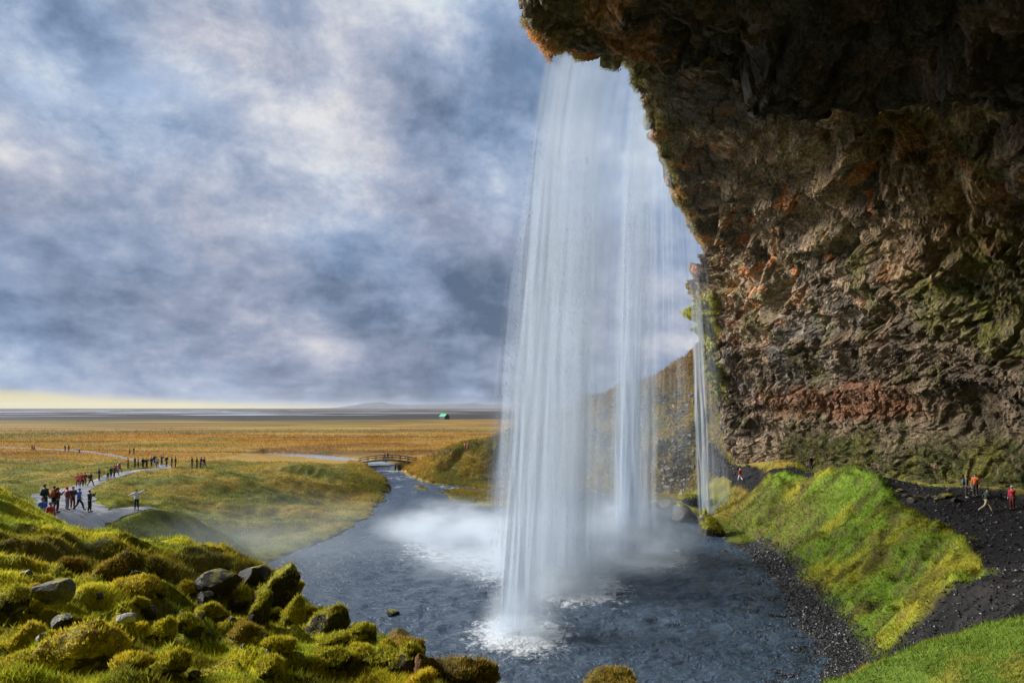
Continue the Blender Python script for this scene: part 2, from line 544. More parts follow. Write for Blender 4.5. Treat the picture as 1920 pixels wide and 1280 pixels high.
def height(x, y, full=False, fine=True):
    x = np.asarray(x, float); y = np.asarray(y, float)
    shp = x.shape
    x = x.ravel(); y = y.ravel()
    near = (x > -230) & (x < 150) & (y > -30) & (y < 300)
    h = np.full(x.shape, -12.0)
    h[near] = np.clip(tps(x[near], y[near]), -18, 40)
    far = np.clip(np.maximum.reduce([(y - 200) / 60, (np.abs(x + 40) - 130) / 60, np.zeros_like(y)]), 0, 1)
    far = far * far * (3 - 2 * far)
    roll = (fbm2(x / 60, y / 60, 3, 5) - 0.5) * 0.9 - 12.0
    h = lerp(h, roll, far)
    dp = np.full(x.shape, 1e9)
    b = near & (y < 230)
    for key in PATHS:
        dp[b] = np.minimum(dp[b], path_dist(x[b], y[b], key))
    calm = sstep(-0.2, 1.6, dp)
    bw = near & (y > 20) & (y < 215) & (x > -95) & (x < 62)
    WDQ = np.full(x.shape, 50.0)
    WDQ[bw] = water_dist(x[bw], y[bw])
    # hummocks of moss on the near banks
    wl = sstep(31, 24, y) * sstep(1.5, -2.5, x)                     # left bank
    wr = sstep(24, 17, y) * sstep(-1, 5, x) * sstep(40, 14, x)  # right near bank
    wb = sstep(33, 38, y) * sstep(96, 84, y) * sstep(15, 19, x) * sstep(44, 38, x)
    wh = sstep(100, 118, y) * sstep(-30, -10, x) * sstep(200, 170, y)
    wv = sstep(40, 50, y) * sstep(175, 150, y) * sstep(-10, -20, x)
    m = (wl + wr + wb + wh + wv) > 0.01
    if fine and m.any():
        xm, ym = x[m], y[m]
        bil = 1 - np.abs(2 * vnoise2(xm / 1.5, ym / 1.5, 21) - 1)
        bil2 = 1 - np.abs(2 * vnoise2(xm / 0.62 + 3, ym / 0.62, 22) - 1)
        f1 = fbm2(xm / 5, ym / 5, 4, 23) - 0.5
        ff = fbm2(xm / 0.35, ym / 0.35, 3, 24) - 0.5
        damp = sstep(0, 9, WDQ[m]) if WDQ is not None else 1.0
        h[m] += calm[m] * (wl[m] * (0.60 * (bil - 0.5) + 0.34 * (bil2 - 0.5) + 0.9 * f1 + 0.09 * ff)
                           + wr[m] * (0.25 * (bil2 - 0.5) + 0.6 * f1 + 0.12 * ff)
                           + wb[m] * (1.1 * (bil - 0.5) + 0.40 * (bil2 - 0.5) + 2.0 * f1)
                           + wh[m] * damp * (3.2 * f1 + 1.4 * (vnoise2(xm / 3, ym / 3, 29) - 0.5) + 0.5 * (bil - 0.5))
                           + wv[m] * damp * (1.5 * f1 + 0.35 * (bil - 0.5) + 0.9 * (vnoise2(xm / 9, ym / 4, 28) - 0.5)))
    # water bodies cut into the ground
    b = near & (y > 20) & (y < 215) & (x > -95) & (x < 62)
    wd = np.full(x.shape, 50.0)
    wd = WDQ
    rb = (x > 12) & (y > 30) & (y < 90)
    cap = np.where(rb, -14.9 + 0.10 * np.clip(wd, 0, 2.2) + 1.05 * np.maximum(wd - 2.2, 0), -14.75 + 0.42 * np.clip(wd, 0, 3) + 0.75 * np.maximum(wd - 3, 0))
    cap = np.where((y < 36) & (x < 12), 50.0, cap)
    h = np.where((wd > 0) & (wd < 40), np.minimum(h, cap), h)
    h = np.where(wd > 0, np.maximum(h, -15.0 + np.clip(wd, 0, 2.0) * 0.2), h)
    h = np.where(wd <= 0, np.minimum(h, -15.15 - 0.3 * np.clip(-wd, 0, 6)), h)
    ud = np.full(x.shape, 50.0)
    ud[b] = sdist(x[b], y[b], UPSTREAM) + (fbm2(x[b] / 3, y[b] / 3, 2, 72) - 0.5) * 1.0
    h = np.where(ud <= 0, np.minimum(h, -13.75), h)
    h = np.where((ud > 0) & (ud < 3), np.maximum(h, -13.45), h)
    wz_ = (x > -34.6) & (x < -27.8) & (y > 157) & (y < 166.0)
    h = np.where(wz_, np.minimum(h, -15.4), h)
    h = h.reshape(shp)
    if full:
        return h, wd.reshape(shp), dp.reshape(shp), wl.reshape(shp), wr.reshape(shp), wb.reshape(shp), wh.reshape(shp), wv.reshape(shp)
    return h


def H1(x, y):
    return float(height(np.array([x]), np.array([y]))[0])


_RY = np.concatenate([np.arange(5, 60, 0.1), np.arange(60, 260, 0.3)])


def ground_at(px, py, y0=5.0):
    """where the line of sight of a photo pixel meets the ground"""
    Y = _RY[_RY >= y0]
    x = (px - 960) / F * Y; z = (HY - py) / F * Y
    h = height(x, Y)
    k = np.argmax(h >= z)
    return x[k], Y[k], h[k]


# ------------------------------------------------------------------ ground mesh
def graded(segs, lo_grow, hi_grow, lo_end, hi_end):
    a = []
    for (s, e, st) in segs:
        a += list(np.arange(s, e, st))
    st = segs[-1][2]; v = segs[-1][1]
    while v < hi_end:
        a.append(v); v += st; st *= hi_grow
    a.append(hi_end)
    st = segs[0][2]; v = segs[0][0]
    lo = []
    while v > lo_end:
        v -= st; st *= lo_grow; lo.append(v)
    return np.array(lo[::-1] + a)


gx = graded([(-70, -40, 0.7), (-40, -22, 0.32), (-22, 14, 0.13), (14, 42, 0.26)], 1.09, 1.12, -25000, 25000)
gy = graded([(3.4, 29, 0.13), (29, 70, 0.3), (70, 130, 0.5), (130, 215, 0.9)], 1.25, 1.05, -400, 26000)
GX, GY = np.meshgrid(gx, gy, indexing='ij')
GH, WD, DP, WL, WR, WB, WH, WV = height(GX, GY, True)
gv = np.stack([GX, GY, GH], -1)
n1 = fbm2(GX / 1.1, GY / 1.1, 4, 31); n2 = fbm2(GX / 7, GY / 7, 4, 32); n3 = fbm2(GX / 0.4, GY / 0.4, 2, 33)
nx_ = fbm2(GX / 70, GY / 40, 5, 34); nx2 = fbm2(GX / 130 + 9, GY / 60, 5, 35)
# plain: rusty autumn grass in long bands
c = mixc((0.31, 0.165, 0.028), (0.37, 0.235, 0.055), sstep(0.35, 0.65, nx_))
c = mixc(c, (0.15, 0.135, 0.032), sstep(0.46, 0.60, nx2) * 0.9)
c = mixc(c, (0.17, 0.09, 0.03), sstep(0.50, 0.66, fbm2(GX / 50 + 3, GY / 22, 4, 36)) * 0.8)
for (ya, yb, xa, xb, ww) in [(196, 203, -130, 80, 2.2), (318, 300, -300, -40, 4), (470, 440, -400, 60, 9), (248, 262, -130, -20, 2.5), (640, 620, -500, 100, 18)]:
    yl = lerp(ya, yb, np.clip((GX - xa) / (xb - xa), 0, 1)) + (fbm2(GX / 25, GY * 0, 2, 38) - 0.5) * 8
    c = mixc(c, (0.06, 0.065, 0.02), sstep(ww, ww * 0.4, np.abs(GY - yl)) * ((GX > xa) & (GX < xb)) * 0.8)
# black outwash sand far out
sand = sstep(640, 720, GY + (fbm2(GX / 200, GY * 0, 3, 39) - 0.5) * 120 - np.clip(GX + 250, 0, 2000) * 0.35)
c = mixc(c, (0.035, 0.035, 0.042), sand * 0.95)
brn = sstep(1700, 2200, GY)
c = mixc(c, (0.085, 0.065, 0.05), brn)
# valley floor between fall and plain
olive = mixc((0.30, 0.22, 0.045), (0.17, 0.175, 0.035), sstep(0.36, 0.62, n2))
olive = mixc(olive, (0.10, 0.10, 0.03), sstep(0.58, 0.75, n1) * 0.7)
vz = sstep(185, 120, GY + (n2 - 0.5) * 50) * sstep(-130, -70, GX + 0.3 * GY)
c = mixc(c, olive, np.clip(vz, 0, 1))
green = mixc((0.21, 0.22, 0.03), (0.12, 0.15, 0.025), sstep(0.35, 0.65, n1))
c = mixc(c, green, sstep(92, 62, GY + (n2 - 0.5) * 25) * sstep(0, -15, GX) * 0.85)
# hillside behind the fall
hill = mixc((0.20, 0.15, 0.03), (0.12, 0.115, 0.03), sstep(0.4, 0.62, n2))
hill = mixc(hill, (0.16, 0.08, 0.03), sstep(-4, 8, GH) * 0.55)
c = mixc(c, hill, np.clip(WH, 0, 1) * sstep(-25, -12, GX))
# mossy banks
moss = mixc((0.52, 0.47, 0.04), (0.28, 0.33, 0.03), sstep(0.35, 0.62, n1))
moss = mixc(moss, (0.20, 0.14, 0.025), sstep(0.60, 0.78, n2) * 0.7)
moss = mixc(moss, (0.10, 0.095, 0.018), sstep(0.56, 0.74, n3) * 0.8)
c = mixc(c, moss, sstep(40, 30, GY) * sstep(60, 20, np.abs(GX)))
bank = mixc((0.31, 0.29, 0.032), (0.16, 0.25, 0.028), sstep(0.34, 0.54, n2))
bank = mixc(bank, (0.06, 0.07, 0.014), sstep(0.52, 0.70, n1) * 0.75)
bank = mixc(bank, (0.095, 0.105, 0.02), sstep(60, 72, GY + (n2 - 0.5) * 16) * sstep(34, 30, GX) * 0.8)
c = mixc(c, bank, np.clip(WB, 0, 1))
bright = mixc((0.21, 0.185, 0.026), (0.105, 0.165, 0.022), sstep(0.45, 0.62, n2))
bright = mixc(bright, (0.24, 0.18, 0.035), sstep(0.55, 0.7, n1) * 0.6)
c = mixc(c, bright, np.clip(WR, 0, 1) * sstep(24, 18, GY))
# dark basalt gravel: gully, shore and ledge below the cliff
grav = np.zeros_like(GX) + (0.030, )
gcol = mixc((0.015, 0.015, 0.016), (0.034, 0.032, 0.031), sstep(0.4, 0.7, n3))
gm = sstep(3.4, 2.2, WD) * (GX > 8) * (GY < 75) + sstep(1.2, 0.4, WD) * sstep(0.45, 0.6, n1)
gul = sstep(38.5, 36.5, GY + (n2 - 0.5) * 5 + (n1 - 0.5) * 2) * sstep(19, 22, GY + (n2 - 0.5) * 3) * (GX > 11)
ledge = sstep(-0.5, 1.5, GX - (33 + (GY - 60) * 0.02) + (n2 - 0.5) * 3) * (GY > 18) * (GY < 125) * sstep(-16, -10, GH)
dark = np.clip(gm + gul + ledge * sstep(0.9, -0.4, DP + (n2 - 0.5) * 3.0), 0, 1)
dark = np.clip(dark + sstep(0.7, 0.1, DP + (n1 - 0.5) * 1.6) * (GX > 12) * (GY > 15), 0, 1)
c = mixc(c, gcol, dark)
slope = np.hypot(np.gradient(GH, axis=0) / np.maximum(np.gradient(GX, axis=0), 1e-6), np.gradient(GH, axis=1) / np.maximum(np.gradient(GY, axis=1), 1e-6))
c = mixc(c, mixc((0.04, 0.038, 0.034), (0.09, 0.085, 0.08), n3), sstep(1.5, 2.4, slope) * (GY > 60) * 0.8)
soil = sstep(0.9, 1.7, slope + (n1 - 0.5)) * (GY < 250) * (GY > 40) * np.clip(vz, 0, 1)
c = mixc(c, (0.09, 0.07, 0.03), soil * 0.6)
ground_me = mesh_np('ground', gv, grid_faces(len(gx), len(gy)))
set_col(ground_me, c.reshape(-1, 3))
GCOL = c

m_ground, t, out = new_mat('ground')
at = t.new('ShaderNodeVertexColor', layer_name='Col')
geo = t.new('ShaderNodeNewGeometry')
pos = geo.outputs['Position']
na = t.noise(pos, 6.0, 6.0, 0.65)
nb = t.noise(t.scale3(pos, (0.25, 0.55, 0.5)), 1.0, 5.0, 0.6)
cc = t.mix(1.0, at.outputs[0], t.ramp(na, [(0.25, (0.52, 0.52, 0.55)), (0.5, (1, 1, 1)), (0.75, (1.45, 1.40, 1.2))]), 'MULTIPLY')
cc = t.mix(1.0, cc, t.ramp(nb, [(0.3, (0.72, 0.76, 0.80)), (0.7, (1.22, 1.17, 1.1))]), 'MULTIPLY')
bp = t.bump(t.noise(pos, 9.0, 5.0, 0.7), 0.7, 0.12)
principled(t, out, cc, 0.9, bp, Specular_IOR_Level=0.15)
ground = tag(link('ground', ground_me, m_ground), 'autumn plain, mossy banks and valley floor around the waterfall pool', kind='structure')

# ------------------------------------------------------------------ water
m_water, t, out = new_mat('water')
geo = t.new('ShaderNodeNewGeometry')
pos = geo.outputs['Position']
fo = t.new('ShaderNodeAttribute', attribute_name='foam')
n_f = t.noise(t.scale3(pos, (1.0, 1.0, 0.2)), 1.3, 8.0, 0.68, 0.6)
n_f2 = t.noise(pos, 5.0, 6.0, 0.7, 0.4)
fm = t.math('ADD', fo.outputs['Fac'], t.math('MULTIPLY', t.math('SUBTRACT', t.math('ADD', t.math('MULTIPLY', n_f, 0.65), t.math('MULTIPLY', n_f2, 0.35)), 0.5), 2.2))
foam = t.mapr(fm, 0.55, 0.95, 0.0, 1.0, True)
n_c = t.noise(pos, 0.22, 3.0, 0.5)
deep = t.mix(n_c, (0.030, 0.058, 0.098), (0.075, 0.115, 0.170))
bc = t.mix(foam, deep, (0.72, 0.76, 0.80))
hgt = t.math('ADD', t.noise(t.scale3(pos, (1.0, 1.35, 1.0)), 1.6, 5.0, 0.6, 0.5), t.math('MULTIPLY', t.noise(pos, 6.5, 4.0, 0.6, 0.3), 0.35))
bp = t.bump(hgt, 1.0, 0.40)
principled(t, out, bc, t.mapr(foam, 0, 1, 0.13, 0.7), bp, IOR=1.33, Specular_IOR_Level=0.55)


def water_mesh(name, x0, x1, y0, y1, step, zfun, foamfun):
    ax = np.arange(x0, x1 + step, step); ay = np.arange(y0, y1 + step, step)
    X, Y = np.meshgrid(ax, ay, indexing='ij')
    Z = zfun(X, Y)
    me = mesh_np(name, np.stack([X, Y, Z], -1), grid_faces(len(ax), len(ay)))
    set_float(me, foamfun(X, Y), 'foam')
    return me


IMPACTS = [(0.4, 45.4, 4.2, 1.15), (5.2, 57.2, 5.6, 1.1), (3.0, 52.0, 2.6, 0.6), (13.0, 69.0, 6.0, 1.1), (2.0, 66.0, 10.0, 1.0), (-5.0, 74.0, 9.5, 0.95), (9.0, 63.0, 4.0, 0.6), (26.2, 93.0, 2.0, 0.75), (23.6, 82, 2.6, 0.45)]


def pool_z(x, y):
    chop = 0.85 + 1.1 * np.exp(-((x - 6) ** 2 + (y - 60) ** 2) / 900.0)
    dl = np.hypot(x - 4, y - 58)
    ring = 0.05 * np.sin(dl * 2.3 + 6 * vnoise2(x / 4, y / 4, 45)) * np.exp(-dl / 25.0)
    z = WATER_Z + chop * (0.20 * (fbm2(x / 1.5, y / 1.1, 3, 41) - 0.5) + 0.10 * (1 - np.abs(2 * vnoise2(x / 0.9, y / 0.65, 42) - 1) - 0.5)) + ring
    riv = sstep(105, 125, y)
    return z + riv * 0.22 * (fbm2(x / 1.8, y / 1.4, 3, 44) - 0.5)


def pool_foam(x, y):
    f = np.zeros_like(x)
    for (ix, iy, r, s) in IMPACTS:
        d = np.hypot((x - ix), (y - iy) * 0.8) / r
        f = np.maximum(f, s * np.exp(-d * d * 0.9))
    f = np.maximum(f, 0.62 * sstep(88, 130, y) * sstep(0.40, 0.7, fbm2(x / 2.2, y / 3.0, 3, 46)))
    f = np.maximum(f, 0.5 * sstep(1.2, 0.1, np.abs(water_dist(x, y))) * (y > 70))
    f = np.maximum(f, 0.35 * sstep(0.5, 0.75, fbm2(x / 3 + 0.2 * y, y / 8, 3, 47)) * sstep(-6, -14, x) * (y > 60))
    f = np.maximum(f, 1.1 * sstep(160.2, 162.5, y))
    return f


pool_me = water_mesh('pool', -42, 34, 28, 164.6, 0.3, pool_z, pool_foam)
pool = tag(link('pool', pool_me, m_water), 'dark blue-grey plunge pool with its outflow stream', kind='structure')


def poly_sheet(name, poly, z, step=0.8):
    P = np.array(poly)
    ax = np.arange(P[:, 0].min() - 2, P[:, 0].max() + 2, step); ay = np.arange(P[:, 1].min() - 2, P[:, 1].max() + 2, step)
    X, Y = np.meshgrid(ax, ay, indexing='ij')
    fc = grid_faces(len(ax), len(ay))
    keep = sdist(X, Y, poly).ravel()[fc].min(1) < 1.5
    me = mesh_np(name, np.stack([X, Y, z + 0.05 * (fbm2(X, Y, 2, 48) - 0.5)], -1), fc[keep])
    set_float(me, 0.35 + 0 * X.ravel(), 'foam')
    return me


m_pale, t, out = new_mat('pale_water')
geo = t.new('ShaderNodeNewGeometry')
bp = t.bump(t.noise(geo.outputs['Position'], 1.4, 4.0, 0.6), 0.15, 0.2)
principled(t, out, (0.34, 0.38, 0.42), 0.15, bp, IOR=1.33, Specular_IOR_Level=1.0)
up_me = poly_sheet('stream', UPSTREAM, -13.6)
tag(link('stream', up_me, m_pale), 'pale stream winding through the plain beyond the footbridge', kind='structure')
# little weir where the stream drops into the outflow
nu, nv = 34, 10
U, V = np.meshgrid(np.linspace(-34.2, -28.2, nu), np.linspace(0, 1, nv), indexing='ij')
wz = -13.58 - 1.45 * V ** 1.6 + 0.12 * (vnoise2(U * 2, V * 4, 51) - 0.5)
wy = 165.4 - 1.6 * np.sqrt(V) + 0.3 * (vnoise2(U * 1.5, V * 2, 52) - 0.5)
weir_me = mesh_np('weir', np.stack([U, wy, wz], -1), grid_faces(nu, nv)[:, ::-1])
set_float(weir_me, 0.9 + 0 * U.ravel(), 'foam')
tag(link('stream_cascade', weir_me, m_water), 'low white cascade just below the footbridge', kind='structure')


def ribbon(name, key, lift, seed, n=120, across=7, rough=0.35):
    L = smooth_line(PATHS[key], n)
    d = np.gradient(L[:, :2], axis=0)
    d /= np.linalg.norm(d, axis=1)[:, None] + 1e-9
    nrm = np.stack([-d[:, 1], d[:, 0]], 1)
    s = np.linspace(-1, 1, across)
    wob = 1 + rough * (vnoise2(np.arange(n) / 4.0, np.zeros(n), seed) - 0.5)[:, None] * np.abs(s)
    XY = L[:, None, :2] + nrm[:, None, :] * (s[None, :] * L[:, 2:3] * wob)[..., None]
    Z = height(XY[..., 0], XY[..., 1]) + lift - 0.5 * lift * (np.abs(s) > 0.9)
    return mesh_np(name, np.concatenate([XY, Z[..., None]], -1), grid_faces(n, across)[:, ::-1])


m_wet, t, out = new_mat('wet_gravel_path')
geo = t.new('ShaderNodeNewGeometry')
pos = geo.outputs['Position']
nn = t.noise(pos, 0.8, 5.0, 0.6)
cc = t.mix(t.mapr(nn, 0.38, 0.62), (0.10, 0.10, 0.105), (0.34, 0.335, 0.33))
principled(t, out, cc, t.mapr(nn, 0.35, 0.6, 0.22, 0.6), t.bump(t.noise(pos, 14, 3, 0.6), 0.3, 0.03))
m_black, t, out = new_mat('black_gravel_path')
geo = t.new('ShaderNodeNewGeometry')
pos = geo.outputs['Position']
nn = t.noise(pos, 3.0, 6.0, 0.7)
cc = t.mix(t.mapr(nn, 0.3, 0.7), (0.010, 0.010, 0.012), (0.032, 0.031, 0.033))
principled(t, out, cc, 0.9, t.bump(t.noise(pos, 9, 5, 0.7), 0.8, 0.08), Specular_IOR_Level=0.15)
tag(link('footpath', ribbon('footpath', 'walk', 0.10, 61), m_wet), 'wet grey gravel footpath crowded with visitors', kind='structure')
tag(link('footpath', ribbon('footpath', 'spur', 0.13, 62, 60, 5), m_wet), 'narrow pale spur path to the grassy knoll', kind='structure')
tag(link('footpath', ribbon('footpath', 'track', 0.10, 63, 120, 5), m_wet), 'thin pale track across the far plain', kind='structure')
tag(link('gravel_path', ribbon('gravel_path', 'cliffpath', 0.10, 64, 160, 13, 0.5), m_black), 'black gravel path along the foot of the cliff', kind='structure')

# braided glacial river far out on the sand
m_far, t, out = new_mat('far_river')
principled(t, out, (0.55, 0.60, 0.66), 0.3, None, Specular_IOR_Level=0.8)


def braid(x0, x1, ya, wa, seed, n=90):
    xs = np.linspace(x0, x1, n)
    yc = ya * (1 + 0.10 * (fbm2(xs / 260, 0 * xs, 3, seed) - 0.5)); hw = wa * np.clip(0.15 + 1.7 * (fbm2(xs / 180, 0 * xs + 5, 3, seed + 3) - 0.25), 0.05, 2) * np.clip(np.minimum(xs - x0, x1 - xs) / 120, 0, 1)
    V = np.stack([np.stack([xs, yc - hw, 0 * xs - 11.5], -1), np.stack([xs, yc + hw, 0 * xs - 11.5], -1)], 1)
    return V, grid_faces(n, 2)


bv, bf, off = [], [], 0
for a in [(-2200, -420, 2200, 330, 81), (-900, -560, 1010, 60, 82), (-1500, -350, 1400, 95, 83), (-620, -200, 1150, 120, 84), (-1100, -80, 1750, 120, 85), (-330, -40, 1320, 40, 86), (-3200, 100, 3600, 420, 87), (-780, -500, 840, 18, 88)]:
    V, Fc = braid(*a)
    bv.append(V.reshape(-1, 3)); bf.append(Fc + off); off += V.shape[0] * 2
tag(link('river', mesh_np('river', np.concatenate(bv), np.concatenate(bf)), m_far), 'pale braided glacial river on the far black plain', kind='structure')

# low mountains on the horizon
mx = np.linspace(-5200, 600, 160); my = np.linspace(15500, 18500, 24)
MX, MY = np.meshgrid(mx, my, indexing='ij')
env = np.interp(MX, [-5200, -4300, -3700, -3300, -2600, -1800, -1000, -300, 600], [0, 25, 120, 150, 85, 105, 130, 100, 70])
MZ = -12 + env * np.clip(1 - np.abs((MY - 17000) / 1500) ** 1.5, 0, 1) * (0.75 + 0.5 * fbm2(MX / 500, MY / 500, 4, 91))
m_mt = flat_mat('mountain_heath', (0.10, 0.11, 0.13), 0.9, 0.25, 0.004)
tag(link('mountains', mesh_np('mountains', np.stack([MX, MY, MZ], -1), grid_faces(160, 24)), m_mt), 'low blue mountains on the horizon', kind='structure')

# ------------------------------------------------------------------ the overhanging cliff
# stations: foot of the wall (x, y, z) and rim of the roof (x, y, z)
ST = [
    ((70, 150, -2), (66, 150, 25)), ((52, 124, -5), (46, 124, 26)), ((38.5, 111, -8), (32.0, 110.5, 25.5)), ((35.8, 107, -8), (29.8, 106.5, 24.8)),
    ((37, 102, -8), (28.3, 102, 24.2)), ((38, 95, -7.6), (25.0, 93, 24.3)), ((39, 85, -7), (20.9, 83, 24.3)), ((40.5, 75, -6.6), (17.3, 72, 24.5)),
    ((42, 65, -6.2), (14.2, 63, 24.6)), ((43, 57, -6.2), (10.8, 55, 24.5)), ((43.5, 50, -6), (8.5, 49.5, 25.0)), ((43, 43, -5.8), (4.6, 46, 24.6)),
    ((42, 38, -5.8), (2.7, 44.4, 24.4)), ((41, 33, -5.5), (1.7, 41.5, 24.5)), ((36, 20, -5), (0.6, 36, 24.4)), ((24, 6, -3.4), (-4, 26, 25)),
    ((8, -8, -2.4), (-12, 17, 25)), ((-14, -13, 0), (-24, 12, 25)), ((-36, -6, 1.5), (-38, 9, 24)), ((-56, 6, 1), (-55, 13, 22)),
]
NPRO = 17


def profile(B, R, k):
    B = np.array(B, float); R = np.array(R, float)
    dv = R[:2] - B[:2]
    D = np.linalg.norm(dv); n = dv / D
    zb, zr = B[2], R[2]
    nose = k in (2, 3)
    if nose:
        offs = [(-1.5, zb - 4), (0, zb - 1), (1.4, zb + 2.5), (2.6, zb + 5.5), (4.6, zb + 10), (6.2, zb + 15), (7.2, zb + 19.5), (7.5, zb + 22.5), (7.3, zb + 26),
                (7.0, zb + 29), (6.2, zb + 31.5), (D, zr), (D + 0.3, zr + 1.5), (D - 0.6, zr + 4), (D - 3, zr + 7), (-4, zr + 10), (-16, zr + 12)]
    else:
        s = min(1.0, D / 14.0)
        h_ = zr - zb - 9.0
        a0 = 2.2 * s
        Dr = D - a0
        offs = [(-1.5, zb - 4), (0, zb - 1), (-0.2, zb + 2), (-1.0 * s, zb + 4.5), (0.6 * s, zb + 7.2), (a0, zb + 9.0), (a0 + 0.06 * Dr, zb + 9 + 0.22 * h_), (a0 + 0.15 * Dr, zb + 9 + 0.43 * h_), (a0 + 0.28 * Dr, zb + 9 + 0.62 * h_),
                (a0 + 0.44 * Dr, zb + 9 + 0.78 * h_), (a0 + 0.62 * Dr, zb + 9 + 0.90 * h_), (a0 + 0.80 * Dr, zb + 9 + 0.97 * h_), (D, zr), (D + 0.9, zr + 1.3), (D + 0.6, zr + 4), (D - 4, zr + 7), (-14, zr + 12)]
        if k >= 10:
            zz = [0.32, 0.60, 0.79, 0.90, 0.96, 0.99]
            offs = offs[:6] + [(offs[6 + q][0], zb + 9 + zz[q] * h_) for q in range(6)] + offs[12:]
        if k == 4:
            offs = [(o * 0.6 + q * 0.4 * 0.95, z) for (o, z), (q, _) in zip(offs, [(-1.5, 0), (0, 0), (1.0, 0), (1.6, 0), (3, 0), (5, 0), (6.2, 0), (7, 0), (7.4, 0), (7.6, 0), (8, 0), (8.3, 0), (D, 0), (D, 0), (D, 0), (D - 3, 0), (-8, 0)])]
    return np.array([[B[0] + n[0] * o, B[1] + n[1] * o, z] for o, z in offs])


CT = np.array([profile(B, R, k) for k, (B, R) in enumerate(ST)])     # stations x profile x 3


def cr(P, t):
    """Catmull-Rom along axis 0"""
    k = P.shape[0]
    i = np.clip(t.astype(int), 0, k - 2)
    f = (t - i).reshape((-1,) + (1,) * (P.ndim - 1))
    p0 = P[np.maximum(i - 1, 0)]; p1 = P[i]; p2 = P[i + 1]; p3 = P[np.minimum(i + 2, k - 1)]
    return 0.5 * (2 * p1 + (p2 - p0) * f + (2 * p0 - 5 * p1 + 4 * p2 - p3) * f ** 2 + (3 * p1 - p0 - 3 * p2 + p3) * f ** 3)


def dens_param(segs):
    return np.concatenate([np.linspace(a, b, n, endpoint=False) for a, b, n in segs] + [[segs[-1][1]]])


su = dens_param([(0, 2, 40), (2, 4, 90), (4, 9, 250), (9, 13.5, 260), (13.5, 15, 40), (15, 19, 50)])
sv = dens_param([(0, 1, 6), (1, 9, 190), (9, 12, 150), (12, 14, 60), (14, 16, 16)])
G = cr(CT, su)
G = np.transpose(cr(np.transpose(G, (1, 0, 2)), sv), (1, 0, 2))      # nu x nv x 3
SU, SV = np.meshgrid(su, sv, indexing='ij')
# the near roof hangs lower as a slab and ends in a broken lip
lx = G[..., 0]; ly = G[..., 1]
lip_y = np.interp(lx, [-10, 4, 9, 14, 20, 28, 34, 45], [49.5, 48.0, 47.2, 46.0, 44.6, 43.0, 42.0, 41.0]) + (fbm2(lx / 2.2, ly * 0, 4, 101) - 0.5) * 3.4
slab = sstep(0.0, 0.9, lip_y - ly) * sstep(6.2, 7.6, SV) * sstep(12.4, 11.3, SV) * (SU < 15)
G[..., 2] -= slab * (2.2 - 1.2 * sstep(16, 6, lx))
lip2 = lip_y + 7.0 + (fbm2(lx / 3, ly * 0 + 3, 3, 102) - 0.5) * 6
slab2 = sstep(0.0, 1.5, lip2 - ly) * sstep(7.5, 9.2, SV) * sstep(11.6, 10.4, SV) * (SU < 15)
G[..., 2] -= slab2 * 1.4


def grid_normals(P):
    a = np.gradient(P, axis=0); b = np.gradient(P, axis=1)
    n = np.cross(a, b)
    return n / (np.linalg.norm(n, axis=-1, keepdims=True) + 1e-9)


NR = grid_normals(G)
# make normals point to the open side (towards the pool)
if NR[300, 60, 0] > 0:
    NR = -NR
flipf = NR[300, 60, 0] < 0
Q = G.copy()
wall_w = sstep(0.5, 1.5, SV)
rimw = sstep(11.3, 12.0, SV) * sstep(14.5, 13.5, SV)
warp = np.stack([fbm3(Q / 7.0, 3, 110), fbm3(Q / 7.0 + 9, 3, 111), fbm3(Q / 7.0 + 17, 3, 112)], -1)
Qw = Q + (warp - 0.5) * 5.0
big = fbm3(Q / 9.0, 3, 113) - 0.5
rdg = 1 - np.abs(2 * fbm3(Qw / np.array([3.4, 3.4, 2.4]), 4, 114) - 1)
w1, w2, wid = worley3(Qw / np.array([1.5, 1.5, 1.1]), 115)
b1, b2, bid = worley3(Qw / 0.55, 116)
strata = vnoise3(Qw * np.array([0.06, 0.06, 0.9]), 117) - 0.5
finen = fbm3(Q / 0.45, 3, 118) - 0.5
lv = SV * 0.95 + (fbm3(G / 8.0 + 41, 3, 131) - 0.5) * 1.5
saw = lv - np.floor(lv)
ledges = np.where(saw < 0.8, saw / 0.8, (1 - saw) / 0.2) - 0.5
ledges = ledges * sstep(0.30, 0.60, fbm3(G / 5.0 + 61, 3, 132)) * sstep(4.5, 5.5, SV) * sstep(11.8, 11.0, SV)
crev = sstep(0.045, 0.0, np.abs(fbm3(Qw / 4.5 + 71, 4, 133) - 0.5)) * sstep(3, 5, SV)
disp = 2.0 * ledges - 1.1 * crev + 3.2 * big + 1.0 * (rdg - 0.75) + 0.55 * (wid - 0.5) * sstep(0.02, 0.22, w2 - w1) - 0.35 * sstep(0.16, 0.0, w2 - w1) + 0.20 * (bid - 0.5) + 1.0 * strata + 0.24 * finen
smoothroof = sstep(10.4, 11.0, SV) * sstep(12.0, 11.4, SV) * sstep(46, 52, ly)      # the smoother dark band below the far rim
disp = disp * (1 - 0.62 * smoothroof) * (1 - 0.35 * rimw)
Q = Q + NR * (disp * wall_w)[..., None]
# ragged fringe on the near rim
teeth = sstep(0.5, 0.85, vnoise3(G * np.array([1.1, 1.1, 0.01]), 119)) * sstep(11.7, 12.0, SV) * sstep(13.2, 12.2, SV) * (SU > 9.5) * (SU < 13.5)
Q[..., 2] -= teeth * 0.9
